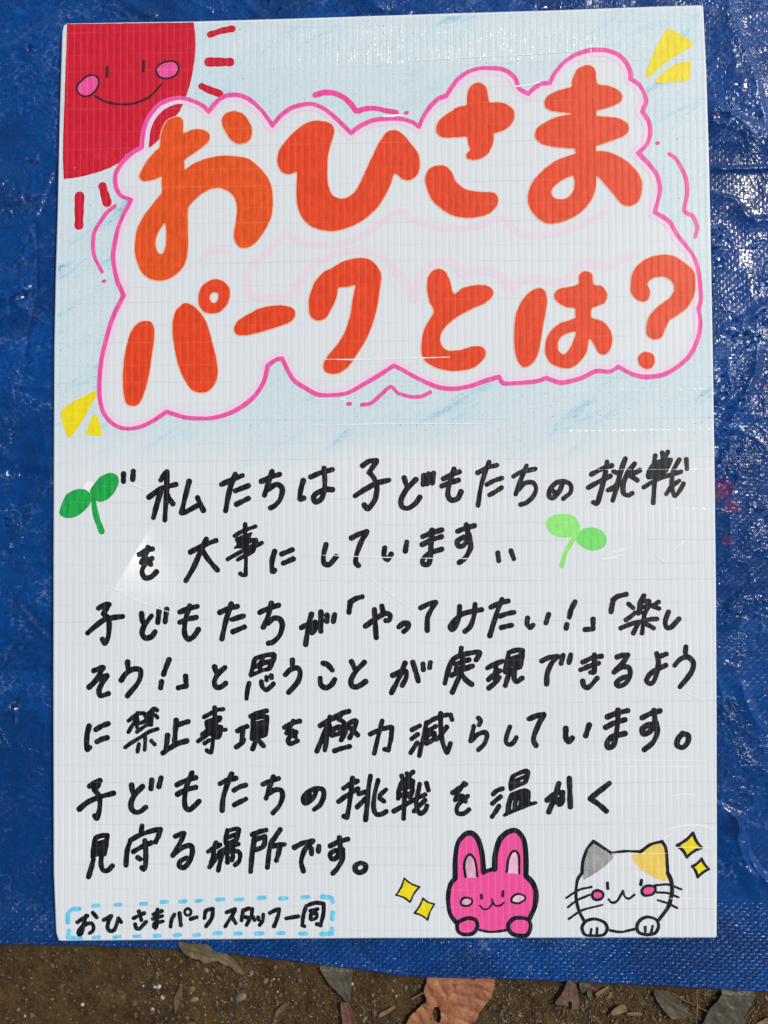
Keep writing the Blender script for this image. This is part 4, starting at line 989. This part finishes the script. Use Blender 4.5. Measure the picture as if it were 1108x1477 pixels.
def rock_verts(rx, ry, rz, seed, nu=10, nv=7):
    rs = np.random.RandomState(seed)
    cuts = rs.randn(9, 3); cuts[:, 2] = np.abs(cuts[:, 2]) * 0.7; cuts /= np.linalg.norm(cuts, axis=1)[:, None]
    off = rs.uniform(0.62, 0.95, 9)
    V = []
    for j in range(nv + 1):
        th = math.pi * j / nv
        for i in range(nu):
            ph = 2 * math.pi * i / nu + 0.2 * j
            d = np.array([math.sin(th) * math.cos(ph), math.sin(th) * math.sin(ph), math.cos(th)])
            r = 1.0
            for c_, o_ in zip(cuts, off):
                q = d @ c_
                if q > 0.05: r = min(r, o_ / q)
            V.append(d * r * [rx, ry, rz])
    Fc = []
    for j in range(nv):
        for i in range(nu):
            i2 = (i + 1) % nu
            Fc.append((j * nu + i, (j + 1) * nu + i, (j + 1) * nu + i2, j * nu + i2))
    return np.array(V), Fc
PX = 0.00064
PEBBLES = [(347, 1437.5, 9.5, 7, 20, 'grey', 'largest smooth grey pebble on the soil below the sign'), (277, 1426.5, 6, 4.5, 35, 'tan', 'oval tan pebble between the thin pointed leaf and the largest grey pebble'), (280, 1441.5, 7.5, 4.2, 5, 'grey', 'flat greyish brown stone right below the oval tan pebble'),
           (234.5, 1437.5, 3.6, 3.6, 0, 'white', 'round bright white pebble just beside the thin pointed leaf'), (224.5, 1422, 3.0, 3.8, 60, 'white', 'white chip in a touching pair of chips above the round white pebble'), (230.5, 1421.5, 3.6, 3.2, 20, 'white', 'squarer pale chip touching the white chip, nearer the thin pointed leaf'),
           (119.5, 1448.5, 3.8, 2.6, 10, 'white', 'lone small white pebble on bare soil below the corner of the dashed frame'), (383, 1415.5, 5.5, 3.6, 50, 'tan', 'upright tan stone below the tip of the curled olive leaf'), (397.5, 1394.5, 4.2, 3.2, 50, 'tan', 'pinkish tan pebble close under the tarp edge'),
           (362.5, 1403, 3.8, 4.2, 0, 'grey', 'small grey pebble beside the tip of the curled olive leaf'), (346.5, 1420, 4.2, 4.5, 0, 'dark', 'dark brown pebble directly above the largest grey pebble'), (298, 1399, 5, 3.4, -20, 'grey', 'grey angular chip below the middle of the curled olive leaf'), (285.5, 1388, 4.5, 3.8, 0, 'brown', 'brown pebble tucked under the curled olive leaf'),
           (228.5, 1403, 4.6, 4.4, 40, 'tan', 'rough tan stone with thin root beside it, near the dashed frame'), (194, 1446.5, 5.2, 4.0, 45, 'brown', 'dull brown lump lying alone on bare soil'), (47, 1463, 4.2, 4.6, 30, 'brown', 'dull brown lump nearest the lower corner of the soil'), (76, 1392, 4.0, 4.4, 30, 'brown', 'greyish brown lump under the tarp edge beside the sign corner'),
           (89, 1422, 2.8, 2.2, 0, 'tan', 'tiny tan pebble on bare soil far from any leaf'), (585.5, 1424.5, 2.6, 4.0, 0, 'grey', 'slim grey pebble beside the big orange leaf'), (539.5, 1460, 4.8, 5.4, 0, 'brown', 'round brown lump beside the pale straw piece'), (432.5, 1413, 3.6, 4.0, 0, 'brown', 'reddish brown pebble near the long olive leaf under the tarp'),
           (37, 1464.5, 1.6, 2.0, 0, 'white', 'tiny white fleck beside the dull brown lump in the corner'), (275, 1477, 6, 5, 10, 'brown', 'half hidden brown stone at the bottom edge below the flat stone'), (508, 1419.5, 2.6, 2.4, 0, 'white', 'tiny pale pebble beside the stem of the long olive leaf')]
for i, (px, py, a, c_, ang, mt, lb) in enumerate(PEBBLES):
    V, Fc = rock_verts(a * PX, c_ * PX, min(a, c_) * PX * 0.75, 100 + i)
    q = unproject(px, py, -0.003)
    z = float(ground_h(np.array([px]), np.array([py]))[0])
    o = link('pebble', mesh_np('pebble', V, Fc, [ST[mt]], smooth=False), None, (q[0], q[1], z + min(a, c_) * PX * 0.25))
    o.rotation_euler = (0, 0, math.radians(ang))
    tag(o, lb, 'pebble', 'pebbles on the soil below the tarp')

def gravel():
    rs = np.random.RandomState(5)
    V, Fc, mi = [], [], []
    mats = [ST['brown'], ST['tan'], ST['grey'], ST['dark'], ST['white']]
    k = 0
    tries = 0
    while k < 3800 and tries < 60000:
        tries += 1
        px = rs.uniform(-30, 1140); py = rs.uniform(1362, 1510)
        if py < np.interp(px, EDGE[:, 0], EDGE[:, 1]) + 2: continue
        dens = 0.25 + 0.75 * (px > 200) * (0.5 + 0.5 * np.clip(N1(np.array([px / 50]), np.array([py / 50]))[0] * 2 + 0.5, 0, 1)) + 0.2 * (px > 720)
        if rs.rand() > dens: continue
        r = rs.gamma(2.2, 0.5) + 0.45
        r = min(r, 3.6)
        v, f = rock_verts(r * PX, r * PX * rs.uniform(0.55, 1), r * PX * rs.uniform(0.4, 0.7), rs.randint(1 << 30), 6, 4)
        a = rs.uniform(0, 6.3); ca, sa = math.cos(a), math.sin(a)
        v = v @ np.array([[ca, sa, 0], [-sa, ca, 0], [0, 0, 1]])
        q = unproject(px, py, -0.003); z = float(ground_h(np.array([px]), np.array([py]))[0])
        n0 = sum(len(x_) for x_ in V) if False else k * len(v)
        V.append(v + [q[0], q[1], z + r * PX * 0.15]); Fc += [tuple(n0 + i_ for i_ in ff) for ff in f]
        mi += [int(rs.choice(5, p=[0.56, 0.15, 0.05, 0.23, 0.01]))] * len(f)
        k += 1
    return mesh_np('gravel', np.vstack(V), Fc, mats, mi=mi)
tag(link('gravel', gravel()), 'fine brown gravel and crumbs strewn over the soil', 'gravel', kind='stuff')

def leaf_mat(name, a, c_, vein=None, rough=0.55):
    m, t, b = new_mat(name)
    co = t.n('ShaderNodeTexCoord').outputs['Object']
    c = t.mix(t.maprange(t.noise(co, 110.0, 5.0, 0.65), 0.3, 0.7), a + (1,), c_ + (1,))
    c = t.mix(t.m('MULTIPLY', t.maprange(t.noise(co, 420.0, 3.0), 0.60, 0.72), 0.55), c, tuple(v * 0.45 for v in a) + (1,))
    c = t.mix(t.m('MULTIPLY', t.maprange(t.noise(co, 38.0, 5.0, 0.7, 0.5), 0.52, 0.68), 0.6), c, tuple(v * 0.5 for v in a) + (1,))
    t.put(b.inputs['Base Color'], c); b.inputs['Roughness'].default_value = rough
    bp = t.n('ShaderNodeBump', {'Strength': 1.0, 'Distance': 1.0, 'Height': t.m('MULTIPLY', t.noise(co, 500.0, 3.0), 0.0005)})
    t.put(b.inputs['Normal'], bp.outputs['Normal'])
    return m
def leaf(name, outline, rib, mat, label, z0, bow=0.0, hole=None, veins=0, cell=1.0, curl=0.0, group='dry leaves on the soil', cat='leaf', ribw=2.0, wob=0.5, under=False, vamp=0.75, crumple=1.0):
    """dry leaf from its outline (photo pixels): merged grid, bowed about its midrib, with thickness"""
    k = Ink(cell, wob).fill(outline, [hole] if hole else [])
    V, Fc = k.polys()
    key, uv, rem = {}, [], []
    for p in V:
        q = (round(p[0], 2), round(p[1], 2))
        if q not in key: key[q] = len(uv); uv.append(p)
        rem.append(key[q])
    # split the row runs into single cells so that the sheet can bend
    F2 = []
    for f in Fc:
        f = [rem[i] for i in f]
        g = [f[i] for i in range(len(f)) if f[i] != f[i - 1]]
        if len(g) >= 3: F2.append(g)
    cells, uv2, key2 = [], [], {}
    def vid(p):
        q = (round(p[0], 2), round(p[1], 2))
        if q not in key2: key2[q] = len(uv2); uv2.append(p)
        return key2[q]
    for f in F2:
        P = np.array([uv[i] for i in f])
        wdt = P[:, 0].max() - P[:, 0].min()
        if len(f) == 4 and wdt > cell * 1.01:
            x0, x1, y0, y1 = P[:, 0].min(), P[:, 0].max(), P[:, 1].min(), P[:, 1].max()
            n = int(round(wdt / cell))
            for i in range(n):
                a, c_ = x0 + i * cell, x0 + (i + 1) * cell
                cells.append([vid((a, y1)), vid((c_, y1)), vid((c_, y0)), vid((a, y0))])
        else:
            cells.append([vid(p) for p in P])
    U = np.array(uv2, float)
    R = smooth_path(rib, 3.0)
    D = np.full(len(U), 1e9); T = np.zeros(len(U)); S = np.zeros(len(U))
    for i in range(len(R) - 1):
        (ax, ay), (bx, by) = R[i], R[i + 1]; dx, dy = bx - ax, by - ay
        t_ = np.clip(((U[:, 0] - ax) * dx + (U[:, 1] - ay) * dy) / (dx * dx + dy * dy + 1e-9), 0, 1)
        d = np.hypot(U[:, 0] - ax - t_ * dx, U[:, 1] - ay - t_ * dy); m_ = d < D
        D[m_] = d[m_]; T[m_] = (i + t_[m_]) / (len(R) - 1); S[m_] = np.sign(dx * (U[m_, 1] - ay) - dy * (U[m_, 0] - ax))
    dm = max(D.max(), 1)
    z = bow * (D / dm) ** 1.5 + curl * T ** 2 + 0.5 * np.exp(-(D / ribw) ** 2)
    z += crumple * (0.9 * N1(U[:, 0] / 14, U[:, 1] / 14) + 0.4 * N2(U[:, 0] / 5, U[:, 1] / 5))
    if veins:
        ph = (T * veins + D / dm * 1.3 + 0.25 * S + 0.9 * N3(T * veins * 0.7, S * 3.0))
        z += vamp * (0.5 + 0.9 * N4(U[:, 0] / 25, U[:, 1] / 25)) * np.abs(np.sin(ph * math.pi)) - 0.4
    gz = ground_h(U[:, 0], U[:, 1]) * 0.35
    zz = np.maximum(z0 + z * 0.001 + gz, ground_h(U[:, 0], U[:, 1]) + 0.0006)
    if under:
        ey = np.interp(U[:, 0], EDGE[:, 0], EDGE[:, 1])
        zz = np.where(U[:, 1] < ey + 3, np.minimum(zz, -0.0024), zz)
    W = unproject(U[:, 0], U[:, 1], 0.0); W[:, 2] = zz
    cz = W.mean(0); cz[2] = W[:, 2].min()
    o = link(name, mesh_np(name, W - cz, cells, [mat], smooth=True), None, cz)
    so = o.modifiers.new('thickness', 'SOLIDIFY'); so.thickness = 0.00035; so.offset = -1
    tag(o, label, cat, group)
    return o
def pz(x0, y0, s, *p):
    P = np.array(p, float).reshape(-1, 2) / s + [x0, y0]
    return [tuple(q) for q in P]
Z2, Z3, Z4z, Z5 = (240, 1340, 3.957), (440, 1380, 3.957), (700, 1390, 5.036), (880, 1390, 4.86)
LM = {'olive': leaf_mat('olive_dry_leaf', (0.085, 0.062, 0.028), (0.15, 0.115, 0.055), rough=0.45), 'orange': leaf_mat('orange_brown_dry_leaf', (0.24, 0.085, 0.034), (0.37, 0.15, 0.065)), 'red': leaf_mat('reddish_dry_leaf', (0.10, 0.035, 0.025), (0.16, 0.07, 0.045)),
      'brown': leaf_mat('brown_dry_leaf', (0.085, 0.045, 0.026), (0.15, 0.085, 0.05)), 'grey': leaf_mat('grey_dry_leaf', (0.055, 0.045, 0.028), (0.10, 0.084, 0.055), rough=0.45), 'umber': leaf_mat('umber_dry_leaf', (0.058, 0.043, 0.022), (0.095, 0.075, 0.04)), 'straw': leaf_mat('straw', (0.16, 0.105, 0.048), (0.25, 0.17, 0.085))}
leaf('dry_leaf', pz(*Z2, 80,62,160,68,235,68,265,95,285,115,340,128,385,165,420,215,438,262,405,250,370,215,330,190,290,165,240,175,195,155,150,140,110,115), pz(*Z2, 90,75,180,110,260,135,340,160,430,255), LM['olive'], 'curled olive brown leaf lying over the tarp edge below the signature', 0.0062, 2.4, veins=0, curl=-6.0, wob=0.8)
leaf('dry_leaf', pz(*Z2, 88,328,85,385,68,440,50,490,42,450,42,400,62,355), pz(*Z2, 86,332,62,410,48,486), LM['olive'], 'thin pointed tan leaf on the soil beside the white pebbles', 0.0002, 0.5)
leaf('dry_leaf', pz(*Z3, 85,50,180,60,262,70,268,130,262,200,258,250,240,262,200,215,150,165,110,105), pz(*Z3, 180,50,220,140,252,255), LM['grey'], 'dull grey leaf half under the tarp, tapering down to the reddish leaf', 0.0012, 2.5, under=True)
leaf('dry_leaf', pz(*Z3, 205,258,250,262,268,300,290,350,310,420,300,440,225,440,212,360,206,300), pz(*Z3, 225,260,245,350,262,440), LM['red'], 'narrow reddish brown leaf touching the tip of the dull grey leaf', 0.0022, 1.6)
leaf('dry_leaf', pz(*Z3, 715,110,800,100,900,102,1000,100,1080,110,1075,170,1050,230,1010,275,985,320,960,360,930,400,905,470,560,470,565,420,590,345,640,290,690,245,680,190,690,150), pz(*Z3, 905,90,850,180,780,270,700,380,640,470), LM['orange'], 'large orange brown leaf with pleated veins and a torn hole at the tarp edge', 0.0026, 3.0, hole=pz(*Z3, 735,285,765,290,775,330,770,365,745,360,725,320), veins=7, cell=1.0, under=True, ribw=1.6, wob=1.8, crumple=1.6, vamp=1.5)
leaf('dry_leaf', pz(*Z4z, 610,108,650,135,665,190,672,260,668,318,610,310,560,290,500,275,540,220,570,170,585,130), pz(*Z4z, 625,115,610,200,620,310), LM['brown'], 'small brown leaf fragment with square holes at the tarp edge', 0.0036, 1.0, hole=pz(*Z4z, 603,262,625,262,622,305,600,303), cell=0.7, wob=1.0)
leaf('dry_leaf', pz(*Z4z, 690,152,765,160,775,210,770,255,745,240,735,190,715,215,690,190), pz(*Z4z, 725,155,720,200,765,250), LM['umber'], 'dark forked leaf scrap right next to the fragment with square holes', 0.0008, 0.8, cell=0.7, under=True)
leaf('dry_leaf', pz(*Z5, 310,190,400,195,450,215,510,290,560,345,600,372,540,380,440,385,380,330,350,290,320,240), pz(*Z5, 330,200,440,290,590,372), LM['umber'], 'dull umber leaf with a pointed tip beside a thin upright stalk', 0.0008, 1.4, under=True)
leaf('dry_leaf', pz(*Z5, 815,178,900,185,1005,190,1000,240,960,310,930,360,900,440,640,440,650,400,690,320,750,245), pz(*Z5, 920,180,830,290,740,440), LM['grey'], 'broad dark grey leaf coming out under the tarp near the corner', 0.0022, 2.4, under=True, veins=4, ribw=1.5, vamp=0.3, crumple=1.4)
leaf('dry_leaf', pz(*Z5, 1020,423,1060,395,1120,370,1160,400,1150,470,1010,470), pz(*Z5, 1020,440,1150,400), LM['straw'], 'pale tan leaf tip in the very corner of the soil', 0.0012, 1.0)
leaf('dry_leaf', pz(*Z2, 700,420,690,440,650,480,615,510,622,475,660,435), pz(*Z2, 695,425,620,508), LM['olive'], 'small narrow brown leaf alone between the largest grey pebble and the reddish leaf', 0.0002, 0.5, cell=0.7)
leaf('dry_leaf', pz(*Z5, 5,345,40,305,80,285,110,300,110,330,60,350,20,358), pz(*Z5, 10,350,105,305), LM['straw'], 'pale crumpled leaf scrap near the fragment with square holes', 0.0012, 1.2, cell=0.7)
leaf('straw_piece', pz(*Z3, 420,330,500,283,512,295,432,345), pz(*Z3, 425,338,508,289), LM['straw'], 'short pale straw piece on the soil next to the big orange leaf', 0.0008, 0.3, group='straw bits', cat='straw', cell=0.6)
leaf('straw_piece', pz(*Z4z, 800,215,850,185,890,165,895,180,850,215,815,238), pz(*Z4z, 805,228,892,170), LM['straw'], 'wider straw sliver lying just below the tarp edge', 0.0008, 0.3, group='straw bits', cat='straw', cell=0.6)
leaf('straw_piece', pz(*Z5, 120,345,180,340,220,350,215,366,150,364,120,362), pz(*Z5, 122,353,218,358), LM['straw'], 'flat straw bit beside the pale crumpled leaf scrap', 0.0008, 0.3, group='straw bits', cat='straw', cell=0.6)

def twig(pts, r, mat, label, h=0.0025):
    P = smooth_path(pts, 2.0)
    z = ground_h(P[:, 0], P[:, 1]) * 0.3 + h
    W = unproject(P[:, 0], P[:, 1], 0.0); W[:, 2] = z
    V, Fc = [], []
    n = 6
    for i, p in enumerate(W):
        d = W[min(i + 1, len(W) - 1)] - W[max(i - 1, 0)]; d /= np.linalg.norm(d)
        a = np.cross(d, [0, 0, 1.0]); a /= np.linalg.norm(a); b_ = np.cross(a, d)
        rr = r * PX * (1 - 0.35 * i / len(W))
        for k_ in range(n):
            g = 2 * math.pi * k_ / n
            V.append(p + (a * math.cos(g) + b_ * math.sin(g)) * rr)
    for i in range(len(W) - 1):
        for k_ in range(n):
            Fc.append((i * n + k_, i * n + (k_ + 1) % n, (i + 1) * n + (k_ + 1) % n, (i + 1) * n + k_))
    Fc.append(tuple(range(n - 1, -1, -1))); Fc.append(tuple((len(W) - 1) * n + k_ for k_ in range(n)))
    V = np.array(V); c0 = V.mean(0)
    return tag(link('twig', mesh_np('twig', V - c0, Fc, [mat], smooth=True), None, c0), label, 'twig', 'twigs on the soil')
twig(pz(*Z5, 605,180,606,300,600,423), 0.9, LM['straw'], 'thin upright pale stalk beside the dull umber leaf')
twig(pz(*Z5, 430,200,520,255,620,300,730,360), 0.9, LM['brown'], 'thin brown twig crossing behind the pale upright stalk', 0.0018)
twig(pz(0, 1350, 3.957, 855,85,885,140,905,200,930,240), 0.8, LM['umber'], 'thin dark root hanging down from the tarp edge near the dashed frame', 0.001)
twig(pz(0, 1350, 3.957, 850,355,910,365,985,405), 0.9, LM['umber'], 'short dark twig lying beside the thin pointed tan leaf', 0.001)
twig(pz(*Z3, 605,240,640,220,678,198), 1.4, LM['straw'], 'stubby pale twig end at the side of the big orange leaf', 0.002)
twig(pz(*Z5, 905,423,960,350,1010,300), 1.3, LM['olive'], 'olive twig leaning beside the broad dark grey leaf', 0.0015)

# crumbled leaf litter on the richer side of the soil
def litter():
    rs = np.random.RandomState(11); V, Fc, mi = [], [], []
    mats = [LM['umber'], LM['brown'], LM['olive'], LM['straw']]
    n = 0
    while n < 1000:
        px = rs.uniform(200, 1140); py = rs.uniform(1375, 1505)
        if py < np.interp(px, EDGE[:, 0], EDGE[:, 1]) + 3: continue
        if rs.rand() > (0.25 if px < 700 else 1.0): continue
        L = rs.uniform(2, 6) + 6 * rs.rand() ** 4; wd = L * rs.uniform(0.12, 0.5); a = rs.uniform(0, 6.3)
        ca, sa = math.cos(a), math.sin(a)
        z = float(ground_h(np.array([px]), np.array([py]))[0]) + rs.uniform(0.0003, 0.0016)
        q = unproject(px, py, -0.003); k0 = len(V)
        for lv in (0, 1):
            for (u, v_) in ((-1, 0), (-.3, -1), (.5, -.8), (1, .1), (.4, .9), (-.5, .8)):
                x_, y_ = u * L / 2 * PX, v_ * wd / 2 * PX
                V.append((q[0] + ca * x_ - sa * y_, q[1] + sa * x_ + ca * y_, z + (u * rs.uniform(-.3, .8) + v_ * .3) * 0.0008 - lv * 0.0003))
        Fc.append(tuple(k0 + i for i in range(6))); Fc.append(tuple(k0 + 6 + i for i in range(5, -1, -1)))
        for i in range(6): Fc.append((k0 + i, k0 + 6 + i, k0 + 6 + (i + 1) % 6, k0 + (i + 1) % 6))
        mi += [int(rs.choice(4, p=[.36, .28, .22, .14]))] * 8
        n += 1
    return mesh_np('leaf_litter', np.array(V), Fc, mats, mi=mi)
tag(link('leaf_litter', litter()), 'small dark crumbs of dead leaves scattered on the soil', 'leaf litter', kind='stuff')
